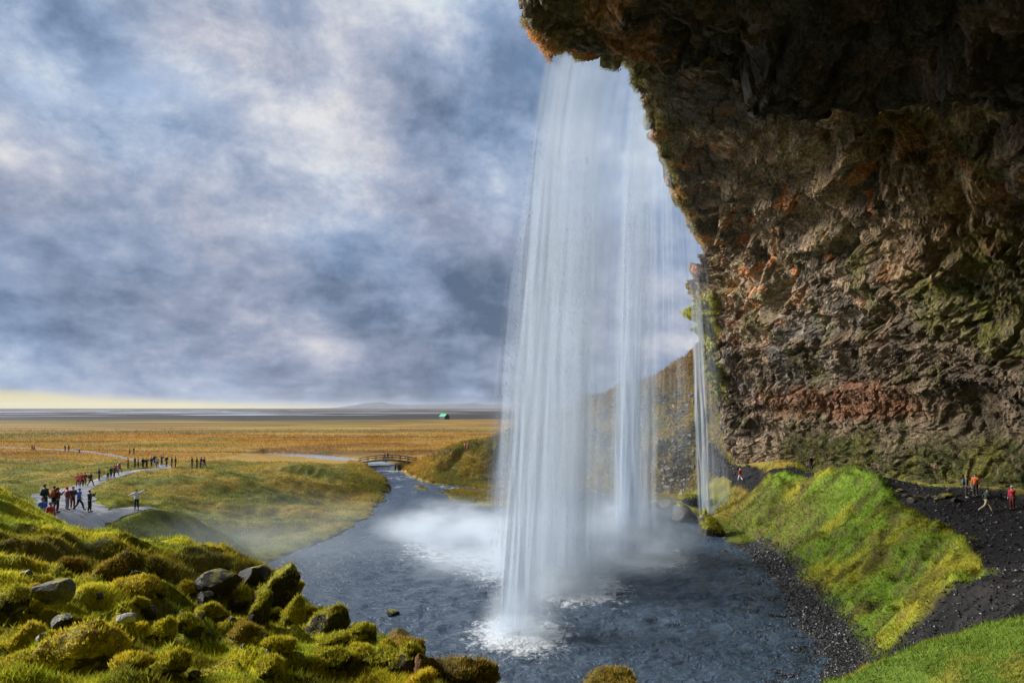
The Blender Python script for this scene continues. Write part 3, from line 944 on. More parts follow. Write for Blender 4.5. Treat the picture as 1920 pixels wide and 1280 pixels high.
# colours: brown palagonite, orange iron streaks, grey blocks, moss
P_ = G
k1 = fbm3(P_ / 2.6, 4, 121); k2 = fbm3(P_ / 6.0 + 4, 4, 122); k3 = fbm3(P_ / 0.7, 3, 123)
cc_ = mixc((0.075, 0.058, 0.038), (0.200, 0.150, 0.098), sstep(0.36, 0.64, k1))
cc_ = mixc(cc_, (0.36, 0.28, 0.20), sstep(0.50, 0.68, k3) * sstep(0.42, 0.58, k2) * 0.85)
cc_ = mixc(cc_, (0.33, 0.22, 0.13), sstep(0.25, 0.5, ledges) * 0.6)
grey = sstep(4.6, 5.8, SV) * sstep(7.6, 6.4, SV) * sstep(9.0, 4.5, SU) * sstep(3.4, 4.0, SU)
cc_ = mixc(cc_, mixc((0.11, 0.10, 0.095), (0.25, 0.235, 0.215), sstep(0.35, 0.7, k3)), grey * sstep(0.40, 0.56, k2) * 0.85)
red = sstep(-1.6, -0.2, P_[..., 2] + (k1 - 0.5) * 3) * sstep(3.2, 1.6, P_[..., 2] + (k1 - 0.5) * 3) * sstep(66, 72, ly) * sstep(104, 96, ly)
cc_ = mixc(cc_, mixc((0.17, 0.08, 0.045), (0.29, 0.125, 0.055), k3), red * 0.9)
org = sstep(0.60, 0.70, fbm3(P_ / np.array([2.2, 2.2, 1.6]) + 31, 4, 124)) * sstep(5.5, 8, SV)
cc_ = mixc(cc_, (0.34, 0.13, 0.035), org * 0.75)
mossm = sstep(0.56, 0.70, fbm3(P_ / 3.6 + 13, 4, 125)) * 0.55
low = sstep(-1.5, -5.0, P_[..., 2] + (k2 - 0.5) * 5) * sstep(100, 92, ly)
right = sstep(75, 60, ly) * sstep(8.5, 6.0, SV)
strip = sstep(103.2, 104.6, ly) * sstep(113, 110, ly) * sstep(-1, 4, P_[..., 2]) * sstep(21, 15, P_[..., 2])
rim_m = sstep(11.4, 12.0, SV) * sstep(12.9, 12.3, SV) * sstep(0.40, 0.55, k1) * 0.8
mossm = np.clip(mossm + low * 0.9 + right * sstep(0.42, 0.58, k2) * 0.7 + strip * 1.0 + rim_m, 0, 1)
mcol = mixc((0.125, 0.12, 0.022), (0.055, 0.062, 0.014), sstep(0.38, 0.62, k1))
mcol = mixc(mcol, (0.29, 0.29, 0.032), np.clip(strip, 0, 1) * 0.8)
cc_ = mixc(cc_, mcol, mossm * sstep(0.30, 0.55, k3 + 0.1))
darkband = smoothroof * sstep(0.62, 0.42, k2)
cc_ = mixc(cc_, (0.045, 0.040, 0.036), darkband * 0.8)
roof_shade = sstep(-0.2, 0.6, lip_y - ly) * sstep(5.4, 6.6, SV) * sstep(12, 11.6, SV) * (1 - 0.7 * sstep(9, 4, lx))
cc_ = mixc(cc_, mixc((0.022, 0.020, 0.018), (0.075, 0.050, 0.042), sstep(0.5, 0.72, k1)), roof_shade * 0.95)  # near roof darkened in its colour: painted shade up to the lip
lipm = sstep(0.16, 0.05, np.abs(lip_y - ly - 0.2) / 3.0) * sstep(6.3, 7.5, SV) * sstep(12, 11, SV)
cc_ = mixc(cc_, (0.26, 0.20, 0.04), lipm * sstep(0.40, 0.55, k3) * 0.8)
nearrim = sstep(10.5, 11.5, SV) * (SU > 10.5) * (SU < 13.8) * sstep(0.45, 0.62, k1)
cc_ = mixc(cc_, (0.30, 0.13, 0.05), nearrim * 0.6)
tan = sstep(7.5, 8.5, SU) * sstep(12, 11, SU) * sstep(6.5, 7.5, SV) * sstep(11.6, 10.8, SV) * (1 - roof_shade)
cc_ = mixc(cc_, mixc((0.16, 0.11, 0.07), (0.42, 0.28, 0.16), sstep(0.42, 0.62, k1 * 0.5 + k3 * 0.5)), tan * sstep(0.42, 0.58, k2 + 0.05) * 0.75)  # rock beyond the lip lightened, its lit look painted into the colour
fc = grid_faces(len(su), len(sv))
if flipf:
    fc = fc
ROOFN = roof_shade
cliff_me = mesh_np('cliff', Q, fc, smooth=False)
cc_ = np.clip(cc_ * lerp(1.15, 1.95, sstep(5.0, 8.5, SV))[..., None], 0, 0.6)  # colour raised up the wall and roof, painted brightening against their shade
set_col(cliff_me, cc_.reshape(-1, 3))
m_cliff, t, out = new_mat('cliff_rock')
at = t.new('ShaderNodeVertexColor', layer_name='Col')
geo = t.new('ShaderNodeNewGeometry')
pos = geo.outputs['Position']
na = t.noise(pos, 3.2, 8.0, 0.72, 0.3)
vo = t.voronoi(pos, 2.6)
cc = t.mix(1.0, at.outputs[0], t.ramp(na, [(0.30, (0.30, 0.29, 0.28)), (0.5, (0.95, 0.93, 0.90)), (0.66, (1.9, 1.8, 1.65))]), 'MULTIPLY')
cc = t.mix(1.0, cc, t.ramp(vo, [(0.0, (1.25, 1.22, 1.2)), (0.6, (0.75, 0.76, 0.78))]), 'MULTIPLY')
bp = t.bump(t.math('ADD', t.noise(pos, 4.0, 8.0, 0.75), t.math('MULTIPLY', t.voronoi(pos, 5.0), 0.5)), 1.0, 0.22)
principled(t, out, cc, 0.75, bp, Specular_IOR_Level=0.3)
cliff = tag(link('cliff', cliff_me, m_cliff), 'overhanging brown basalt cliff sheltering the path behind the fall', 'cliff')
CLIFF_P = Q; CLIFF_N = NR; CLIFF_C = cc_; CLIFF_MOSS = mossm

# ------------------------------------------------------------------ waterfalls
def fall_material(name, lo, hi, floor):
    m, t, out = new_mat(name)
    uv = t.new('ShaderNodeUVMap', uv_map='UVMap')
    de = t.new('ShaderNodeAttribute', attribute_name='dens')
    d = de.outputs['Fac']
    v = uv.outputs[0]
    a = t.noise(t.scale3(v, (0.75, 0.026, 1)), 1.0, 3.0, 0.55, 0.15)
    b = t.noise(t.scale3(v, (2.6, 0.05, 1)), 1.0, 4.0, 0.6, 0.1)
    c = t.noise(t.scale3(v, (1.3, 0.20, 1)), 1.0, 6.0, 0.65, 0.4)
    e = t.noise(t.scale3(v, (11.0, 0.9, 1)), 1.0, 3.0, 0.6)
    s = t.math('ADD', t.math('ADD', t.math('MULTIPLY', a, 0.55), t.math('MULTIPLY', b, 0.13)), t.math('ADD', t.math('MULTIPLY', c, 0.27), t.math('MULTIPLY', e, 0.05)))
    al = t.math('ADD', floor, t.math('MULTIPLY', t.mapr(s, lo, hi, 0, 1, True), 1.0 - floor))
    al = t.math('MULTIPLY', al, d, clamp=True)
    df = t.new('ShaderNodeBsdfDiffuse'); t.put(df.inputs[0], (0.47, 0.55, 0.66))
    tr = t.new('ShaderNodeBsdfTranslucent'); t.put(tr.inputs[0], (0.47, 0.55, 0.66))
    mx = t.new('ShaderNodeMixShader'); mx.inputs[0].default_value = 0.5
    t.l.new(df.outputs[0], mx.inputs[1]); t.l.new(tr.outputs[0], mx.inputs[2])
    tp = t.new('ShaderNodeBsdfTransparent')
    m2 = t.new('ShaderNodeMixShader')
    t.put(m2.inputs[0], al)
    t.l.new(tp.outputs[0], m2.inputs[1]); t.l.new(mx.outputs[0], m2.inputs[2])
    t.l.new(m2.outputs[0], out.inputs[0])
    return m


m_fall = fall_material('falling_water', 0.40, 0.62, 0.22)
m_core = fall_material('falling_water_core', 0.34, 0.64, 0.45)
m_veil = fall_material('falling_water_veil', 0.42, 0.66, 0.08)


def fall_sheet(name, mat, parent, lip, base, top_z, strength, seed, edge=(0.18, 0.18), prof=None, nu=40, nv=110, end_z=-14.9, fold=0.35, power=0.5):
    u = np.linspace(0, 1, nu); v = np.linspace(0, 1, nv)
    lp = smooth_line(lip, nu); bs = smooth_line(base, nu)
    U, V = np.meshgrid(u, v, indexing='ij')
    top = np.linspace(top_z[0], top_z[1], nu)[:, None]
    Z = top + (end_z - top) * V
    g = V ** power
    X = lp[:, :1] + (bs[:, :1] - lp[:, :1]) * g
    Y = lp[:, 1:2] + (bs[:, 1:2] - lp[:, 1:2]) * g
    wv = 0.3 + 0.9 * V
    X = X + fold * wv * (fbm2(U * 5 + seed, V * 2.2 + seed, 3, seed) - 0.5) * 1.2
    Y = Y + fold * wv * (fbm2(U * 9 + seed, V * 3.0, 3, seed + 1) - 0.5) * 2.4
    wdt = np.hypot(bs[-1, 0] - bs[0, 0], (bs[-1, 1] - bs[0, 1]) * 0.4) * 0.6 + np.hypot(*(lp[-1, :2] - lp[0, :2])) * 0.4
    rag = 0.16 * (fbm2(V * 11 + seed, U * 0 + 2, 4, seed + 2) - 0.5)
    e = sstep(0, edge[0], U + rag) * sstep(1, 1 - edge[1], U + rag)
    pf = np.interp(V, *zip(*(prof or [(0, 0.55), (0.25, 0.75), (0.6, 0.95), (0.93, 1.0), (1.0, 0.9)])))
    dn = strength * e * pf
    me = mesh_np(name, np.stack([X, Y, Z], -1), grid_faces(nu, nv))
    uvl = me.uv_layers.new(name='UVMap')
    uvv = np.stack([U * wdt + seed * 3.7, V * 39.0 + seed * 1.9], -1).reshape(-1, 2)
    li = np.empty(len(me.loops), np.int32); me.loops.foreach_get('vertex_index', li)
    uvl.data.foreach_set('uv', uvv[li].astype(np.float32).ravel())
    set_float(me, dn, 'dens')
    return link(name, me, mat, parent)


def fall_body(name, parent, top, bot, r0, r1, dens, seed):
    """the body of falling spray: a leaning, widening column filled with streaky droplets"""
    m, t, out = new_mat('falling_spray')
    m.cycles.volume_step_rate = 0.5
    geo = t.new('ShaderNodeNewGeometry')
    sp = t.new('ShaderNodeSeparateXYZ')
    t.l.new(geo.outputs['Position'], sp.inputs[0])
    f = t.math('POWER', t.mapr(sp.outputs[2], top[2], bot[2], 0.0, 1.0), 0.5)
    ctr = lambda a, b: t.math('ADD', a, t.math('MULTIPLY', f, b - a))
    dx = t.math('SUBTRACT', sp.outputs[0], ctr(top[0], bot[0])); dy = t.math('SUBTRACT', sp.outputs[1], ctr(top[1], bot[1]))
    ux = t.math('DIVIDE', dx, ctr(r0[0], r1[0])); uy = t.math('DIVIDE', dy, ctr(r0[1], r1[1]))
    rr = t.math('SQRT', t.math('ADD', t.math('MULTIPLY', ux, ux), t.math('MULTIPLY', uy, uy)))
    vec = t.new('ShaderNodeCombineXYZ')
    t.l.new(dx, vec.inputs[0]); t.l.new(dy, vec.inputs[1])
    t.put(vec.inputs[2], t.math('MULTIPLY', sp.outputs[2], 0.055))
    n1_ = t.noise(t.vmath('ADD', vec.outputs[0], (seed * 3.1, seed * 1.7, seed)), 0.85, 3.0, 0.55, 0.2)
    vec2 = t.new('ShaderNodeCombineXYZ')
    t.l.new(dx, vec2.inputs[0]); t.l.new(dy, vec2.inputs[1])
    t.put(vec2.inputs[2], t.math('MULTIPLY', sp.outputs[2], 0.22))
    n2_ = t.noise(t.vmath('ADD', vec2.outputs[0], (seed * 1.1, seed * 2.7, seed * 2)), 0.7, 4.0, 0.6, 0.5)
    edge = t.mapr(t.math('ADD', rr, t.math('MULTIPLY', t.math('SUBTRACT', n2_, 0.5), 0.9)), 1.0, 0.35, 0.0, 1.0, True)
    st = t.math('MULTIPLY', t.mapr(n1_, 0.36, 0.66, 0.06, 1.0, True), t.mapr(n2_, 0.3, 0.65, 0.35, 1.0))
    grow = t.mapr(f, 0.0, 1.0, 0.34, 1.0)
    pv = t.new('ShaderNodeVolumePrincipled')
    t.put(pv.inputs['Color'], (0.80, 0.88, 0.98))
    t.put(pv.inputs['Anisotropy'], 0.1)
    t.put(pv.inputs['Density'], t.math('MULTIPLY', t.math('MULTIPLY', t.math('MULTIPLY', edge, st), grow), dens))
    t.l.new(pv.outputs[0], out.inputs['Volume'])
    nv, ns = 24, 20
    V = []
    for k in range(nv):
        z = lerp(top[2], bot[2], k / (nv - 1)); g = (k / (nv - 1)) ** 0.5
        cx_, cy_ = lerp(top[0], bot[0], g), lerp(top[1], bot[1], g)
        rx, ry = lerp(r0[0], r1[0], g) * 1.3, lerp(r0[1], r1[1], g) * 1.3
        V += [(cx_ + rx * math.cos(a), cy_ + ry * math.sin(a), z) for a in np.linspace(0, 2 * math.pi, ns, endpoint=False)]
    Fs = [(k * ns + j, k * ns + (j + 1) % ns, (k + 1) * ns + (j + 1) % ns, (k + 1) * ns + j) for k in range(nv - 1) for j in range(ns)]
    Fs += [tuple(range(ns - 1, -1, -1)), tuple((nv - 1) * ns + j for j in range(ns))]
    me = bpy.data.meshes.new(name)
    me.from_pydata(V, [], [f_[::-1] for f_ in Fs])
    return link(name, me, m, parent)


def drops(name, parent, lip, base, n, seed, spread=0.5, z0=22.0):
    r = np.random.default_rng(seed)
    u = np.clip(np.concatenate([r.beta(0.5, 0.8, n)]), 0, 1); v = r.uniform(0.05, 1, n) ** 0.8
    lp = smooth_line(lip, 50); bs = smooth_line(base, 50)
    k = (u * 49).astype(int); g = v ** 0.5
    c = np.stack([lp[k, 0] + (bs[k, 0] - lp[k, 0]) * g, lp[k, 1] + (bs[k, 1] - lp[k, 1]) * g, z0 + (-14.8 - z0) * v], 1)
    c[:, :2] += r.normal(0, spread, (n, 2)) * (0.3 + v)[:, None]
    s = r.uniform(0.006, 0.02, n); ln = r.uniform(0.05, 0.25, n)
    o = np.array([[1, 0, 0], [-0.5, 0.87, 0], [-0.5, -0.87, 0]])
    V = np.concatenate([c[:, None] + o[None] * s[:, None, None], (c + np.stack([0 * s, 0 * s, ln], 1))[:, None], (c - np.stack([0 * s, 0 * s, ln * 0.4], 1))[:, None]], 1)
    b = (np.arange(n) * 5)[:, None, None]
    fcs = np.array([[0, 1, 3], [1, 2, 3], [2, 0, 3], [1, 0, 4], [2, 1, 4], [0, 2, 4]])[None] + b
    o_ = link(name, mesh_np(name, V.reshape(-1, 3), fcs.reshape(-1, 3)), m_drop, parent)
    o_['kind'] = 'stuff'
    return o_


m_drop, t, out = new_mat('water_drops')
principled(t, out, (0.72, 0.78, 0.86), 0.5, None, IOR=1.33)

fall = tag(empty('waterfall', (4, 55, WATER_Z)), 'broad white main waterfall pouring from the roof lip into the pool', 'waterfall', 'falls dropping over the cliff rim')
fall.location = (0, 0, 0)
fall_sheet('water_curtain', m_core, fall, [(3.0, 45.2), (5.0, 46.6)], [(-1.1, 45.2), (1.9, 45.8)], (25.0, 25.2), 0.60, 3, (0.22, 0.35),
           [(0, 0.5), (0.2, 0.62), (0.5, 0.78), (0.85, 0.85), (0.97, 0.9), (1, 0.7)])
fall_sheet('water_curtain', m_core, fall, [(3.2, 45.7), (5.6, 47.2)], [(-0.8, 46.4), (2.8, 47.6)], (25.0, 25.2), 0.55, 71, (0.28, 0.4),
           [(0, 0.4), (0.2, 0.5), (0.5, 0.72), (0.85, 0.85), (0.96, 0.9), (1, 0.6)])
fall_sheet('water_curtain', m_core, fall, [(3.4, 45.8), (7.0, 49.6)], [(1.2, 56.6), (7.0, 57.2)], (25.2, 25.6), 0.52, 8, (0.2, 0.25),
           [(0, 0.5), (0.25, 0.7), (0.6, 0.95), (0.95, 1.0), (1, 0.75)])
fall_sheet('water_curtain', m_fall, fall, [(4.6, 47.2), (9.4, 52.6)], [(1.6, 62), (8.2, 62)], (25.4, 25.6), 0.42, 14, (0.2, 0.22))
fall_sheet('water_curtain', m_core, fall, [(3.2, 46.2), (6.6, 49.5)], [(-3.4, 73), (3.2, 71)], (25.2, 25.5), 0.48, 19, (0.25, 0.3),
           [(0, 0.35), (0.3, 0.55), (0.65, 0.85), (1, 1.0)])
fall_sheet('water_curtain', m_fall, fall, [(3.8, 46.8), (9.2, 52.6)], [(-0.8, 67), (7.6, 66)], (25.2, 25.6), 0.46, 27, (0.2, 0.3))
fall_sheet('water_veil', m_veil, fall, [(3.0, 45.6), (9.6, 53)], [(-2.4, 58), (9.0, 64)], (25.2, 25.6), 0.6, 33, (0.3, 0.3))
fall_body('spray_column', fall, (6.0, 49.0, 25.0), (2.6, 60.0, -14.9), (2.2, 3.2), (5.4, 9.0), 0.24, 1)
fall_body('spray_column', fall, (4.2, 46.6, 25.0), (0.6, 46.6, -14.9), (0.9, 1.2), (2.2, 2.2), 0.30, 2)
drops('droplets', fall, [(2.9, 45.3), (6, 48)], [(-1.2, 46), (6, 57)], 1500, 5, 0.45)

fall2 = tag(empty('waterfall', (0, 0, 0)), 'slender second fall between the main fall and the cliff', 'waterfall', 'falls dropping over the cliff rim')
fall_sheet('water_curtain', m_core, fall2, [(9.4, 53.0), (11.6, 57.0)], [(10.0, 68.4), (13.6, 69.6)], (25.4, 25.5), 1.0, 41, (0.3, 0.35),
           [(0, 0.25), (0.3, 0.5), (0.55, 0.8), (0.9, 1), (1, 0.9)])
fall_sheet('water_curtain', m_fall, fall2, [(9.0, 52.4), (13.0, 60)], [(9.6, 68.6), (15.4, 71)], (25.4, 25.5), 0.75, 46, (0.3, 0.35))
fall_sheet('water_veil', m_fall, fall2, [(8.2, 51.4), (12.2, 58.5)], [(7.0, 63), (13.6, 70)], (25.4, 25.5), 0.5, 49, (0.3, 0.35),
           [(0, 0.7), (0.35, 0.9), (0.6, 0.7), (1, 0.5)])
fall_sheet('water_veil', m_veil, fall2, [(11.5, 57.5), (20.4, 82.5)], [(14.5, 74), (24.5, 91)], (25.4, 25.2), 0.5, 51, (0.25, 0.2),
           [(0, 0.8), (0.4, 0.9), (0.65, 0.4), (0.8, 0.1), (1, 0.0)])
fall_body('spray_column', fall2, (10.6, 55.4, 25.0), (12.2, 69.2, -14.9), (1.0, 1.6), (2.6, 3.0), 0.55, 3)
fall_body('spray_column', fall2, (8.6, 52.6, 25.0), (8.4, 65.0, -14.9), (1.6, 2.2), (2.6, 4.0), 0.11, 4)
drops('droplets', fall2, [(9.5, 53), (11.5, 57)], [(10.4, 68.5), (14, 70)], 1100, 6, 0.3)

fall3 = tag(empty('waterfall', (0, 0, 0)), 'thin far thread of water landing beside the dark boulders', 'waterfall', 'falls dropping over the cliff rim')
fall_sheet('water_curtain', m_core, fall3, [(20.3, 83.0), (22.8, 87.8)], [(25.2, 93.0), (27.6, 93.8)], (24.8, 24.8), 1.0, 57, (0.3, 0.35),
           [(0, 0.18), (0.25, 0.35), (0.38, 0.75), (0.6, 1.0), (1, 1)], nu=24)
fall_sheet('water_curtain', m_fall, fall3, [(21.8, 86), (25.5, 94)], [(27.0, 94.4), (31.5, 97.5)], (24.8, 24.8), 0.42, 63, (0.3, 0.4),
           [(0, 0.2), (0.35, 0.45), (0.8, 0.7), (1, 0.8)], nu=24)
fall_sheet('water_curtain', m_core, fall3, [(28.6, 91.2), (29.3, 92.2)], [(26.4, 92.6), (27.2, 93.4)], (-11.6, -11.8), 0.9, 66, (0.3, 0.3),
           [(0, 0.8), (1, 1)], nu=10, nv=20, end_z=-14.95, fold=0.1, power=0.7)
drops('droplets', fall3, [(20.7, 83.6), (22.6, 87.6)], [(26, 93.2), (31, 97)], 700, 7, 0.25)

# ------------------------------------------------------------------ spray and mist
def mist(name, c, r, dens, seed, nscale=2.2, lo=0.35, hi=0.7, label=None, squash=1.0):
    m, t, out = new_mat('spray_mist')
    tcn = t.new('ShaderNodeTexCoord')
    ln = t.new('ShaderNodeVectorMath', operation='LENGTH')
    t.l.new(tcn.outputs['Object'], ln.inputs[0])
    fall_ = t.mapr(ln.outputs['Value'], 1.0, 0.15, 0.0, 1.0, True)
    n = t.noise(t.vmath('ADD', tcn.outputs['Object'], (seed * 1.7, seed * 0.9, seed * 2.3)), nscale, 3.0, 0.55)
    d = t.math('MULTIPLY', t.math('MULTIPLY', t.mapr(n, lo, hi, 0.05, 1.0, True), fall_), dens)
    pv = t.new('ShaderNodeVolumePrincipled')
    t.put(pv.inputs['Color'], (0.84, 0.92, 1.0))
    t.put(pv.inputs['Anisotropy'], 0.2)
    t.put(pv.inputs['Density'], d)
    t.l.new(pv.outputs[0], out.inputs['Volume'])
    bm = bmesh.new()
    bmesh.ops.create_icosphere(bm, subdivisions=3, radius=1.0)
    o = link(name, bm_mesh(name, bm, True), m)
    o.location = c
    o.scale = r
    tag(o, label, 'mist', kind='stuff')
    return o


mist('mist', (3.5, 65, -14.2), (15, 13, 6.0), 0.55, 1, 2.6, 0.40, 0.66, label='low white spray boiling round the foot of the main fall')
mist('mist', (-7, 76, -14.0), (10, 9, 4.6), 0.62, 2, 2.4, 0.42, 0.68, label='plume of spray drifting to the left of the main fall')
mist('mist', (-22, 60, -12.5), (20, 26, 5.5), 0.022, 3, 1.8, label='thin spray haze over the grassy hollow')
mist('mist', (16, 104, -5), (20, 24, 17), 0.014, 4, 1.8, label='faint spray in front of the far hillside')
mist('mist', (12.8, 69.5, -13.2), (7.5, 6.5, 6), 0.60, 5, 2.4, 0.40, 0.66, label='spray round the foot of the slender second fall')
mist('mist', (3.5, 56, -4), (7.0, 12, 18), 0.045, 6, 1.6, label='fine spray hanging in the main fall')
mist('mist', (0.8, 45.6, -14.3), (3.6, 3.8, 3.4), 0.75, 7, 2.0, label='splash where the nearest stream hits the pool')
mist('mist', (4.5, 57.0, -14.2), (5.6, 5.0, 3.6), 0.8, 8, 2.2, label='splash where the middle stream hits the pool')

# ------------------------------------------------------------------ boulders
def rock_mesh(name, seed, angular, sub=4):
    bm = bmesh.new()
    bmesh.ops.create_icosphere(bm, subdivisions=sub, radius=1.0)
    co = np.array([v.co[:] for v in bm.verts])
    r = np.random.default_rng(seed)
    if angular:
        for _ in range(11):
            n = r.normal(size=3); n /= np.linalg.norm(n)
            d = r.uniform(0.55, 0.85)
            ex = co @ n - d
            co = co - np.where(ex > 0, ex, 0)[:, None] * n * 0.96
        co *= 1 + 0.10 * (fbm3(co * 2.6 + seed, 3, seed) - 0.5)[:, None] + 0.05 * (fbm3(co * 8 + seed, 2, seed + 5) - 0.5)[:, None]
    else:
        for _ in range(8):
            n = r.normal(size=3); n /= np.linalg.norm(n)
            ex = co @ n - r.uniform(0.5, 0.85)
            co = co - np.where(ex > 0, ex, 0)[:, None] * n * 0.82
        co *= 1 + 0.95 * (fbm3(co * 1.3 + seed, 3, seed) - 0.5)[:, None] + 0.22 * (fbm3(co * 4.5 + seed, 2, seed + 5) - 0.5)[:, None] + 0.07 * (fbm3(co * 14, 2, seed + 8) - 0.5)[:, None]
    for v, c_ in zip(bm.verts, co):
        v.co = c_
    return bm_mesh(name, bm, not angular)


ROUND = [rock_mesh('mossy_boulder', 200 + i, False) for i in range(6)]
SHARP = [rock_mesh('bare_rock', 230 + i, True) for i in range(5)]


def rock_mat(name, rock_a, rock_b, moss_amt, moss_a=(0.42, 0.37, 0.03), moss_b=(0.20, 0.22, 0.025), rough=0.8):
    m, t, out = new_mat(name)
    geo = t.new('ShaderNodeNewGeometry')
    pos = geo.outputs['Position']
    sp = t.new('ShaderNodeSeparateXYZ')
    t.l.new(geo.outputs['Normal'], sp.inputs[0])
    n1_ = t.noise(pos, 4.5, 6.0, 0.65)
    n2_ = t.noise(pos, 16.0, 4.0, 0.65)
    rock = t.mix(t.mapr(t.math('ADD', t.math('MULTIPLY', n1_, 0.5), t.math('MULTIPLY', n2_, 0.5)), 0.38, 0.62), rock_a, rock_b)
    ms = t.mix(t.mapr(n1_, 0.36, 0.64), moss_b, moss_a)
    ms = t.mix(1.0, ms, t.ramp(n2_, [(0.3, (0.55, 0.55, 0.55)), (0.7, (1.35, 1.35, 1.2))]), 'MULTIPLY')
    k = t.math('ADD', sp.outputs[2], t.math('MULTIPLY', t.math('SUBTRACT', n1_, 0.5), 1.6))
    mk = t.mapr(k, 0.75 - moss_amt, 1.05 - moss_amt, 0.0, 1.0, True)
    bp = t.bump(t.math('ADD', n2_, t.math('MULTIPLY', t.noise(pos, 45, 3, 0.7), 0.6)), 0.9, 0.05)
    principled(t, out, t.mix(mk, rock, ms), rough, bp, Specular_IOR_Level=0.25)
    return m


RM = {
    'moss': rock_mat('moss_cover', (0.035, 0.032, 0.028), (0.09, 0.08, 0.06), 1.05),
    'gold': rock_mat('golden_moss_cover', (0.04, 0.035, 0.025), (0.10, 0.08, 0.05), 1.15, (0.52, 0.41, 0.035), (0.28, 0.25, 0.028)),
    'half': rock_mat('half_mossed_rock', (0.022, 0.021, 0.021), (0.07, 0.066, 0.062), 0.45),
    'dark': rock_mat('dark_basalt', (0.018, 0.018, 0.019), (0.060, 0.058, 0.058), 0.0, rough=0.45),
    'grey': rock_mat('grey_lichen_rock', (0.07, 0.07, 0.07), (0.30, 0.29, 0.28), -0.1),
    'pale': rock_mat('pale_stone', (0.30, 0.31, 0.30), (0.50, 0.50, 0.48), -0.3, rough=0.55),
    'violet': rock_mat('violet_grey_rock', (0.14, 0.14, 0.17), (0.28, 0.28, 0.33), -0.2),
    'rust': rock_mat('rusty_rock', (0.10, 0.05, 0.03), (0.22, 0.11, 0.05), 0.25, (0.26, 0.17, 0.03), (0.16, 0.11, 0.02)),
    'brown': rock_mat('brown_mossed_rock', (0.05, 0.04, 0.03), (0.12, 0.09, 0.05), 0.8, (0.20, 0.15, 0.03), (0.10, 0.09, 0.02)),
}
ROCKS = []   # world placements for the moss fuzz


def boulder(px, py, wpx, hpx, kind, label, sharp=False, group=None, y0=5.0, z=None, rz=None, idx=None, name=None):
    """px, py: centre of the stone in the photo; it is set on the ground there"""
    if z is None:
        x, y, g = ground_at(px, py + hpx * 0.42, y0)
    else:
        y = -z * F / (py + hpx * 0.4 - HY); x = (px - 960) / F * y; g = z
    k = y / F
    sx = wpx * k * 0.5; sz = hpx * k * 0.5
    i = (idx if idx is not None else int(px * 7 + py * 3))
    me = (SHARP if sharp else ROUND)[i % (5 if sharp else 6)]
    o = link(name or ('rock' if sharp else 'mossy_boulder'), me, None)
    if len(me.materials) == 0:
        me.materials.append(RM['moss'])
    o.material_slots[0].link = 'OBJECT'
    o.material_slots[0].material = RM[kind]
    emb = 0.62 if sharp else 0.42
    o.location = (x, y + sx * 0.55, g + sz * emb)
    rr = random.Random(i)
    o.rotation_euler = (rr.uniform(-0.2, 0.2), rr.uniform(-0.2, 0.2), rr.uniform(0, 6.28) if rz is None else rz)
    o.scale = (sx * 1.15, sx * rr.uniform(0.85, 1.2), sz * (1.12 if sharp else 1.28))
    tag(o, label, 'rock' if sharp else 'boulder', group)
    if kind in ('moss', 'gold', 'half', 'brown'):
        ROCKS.append((o, me, kind))
    return o


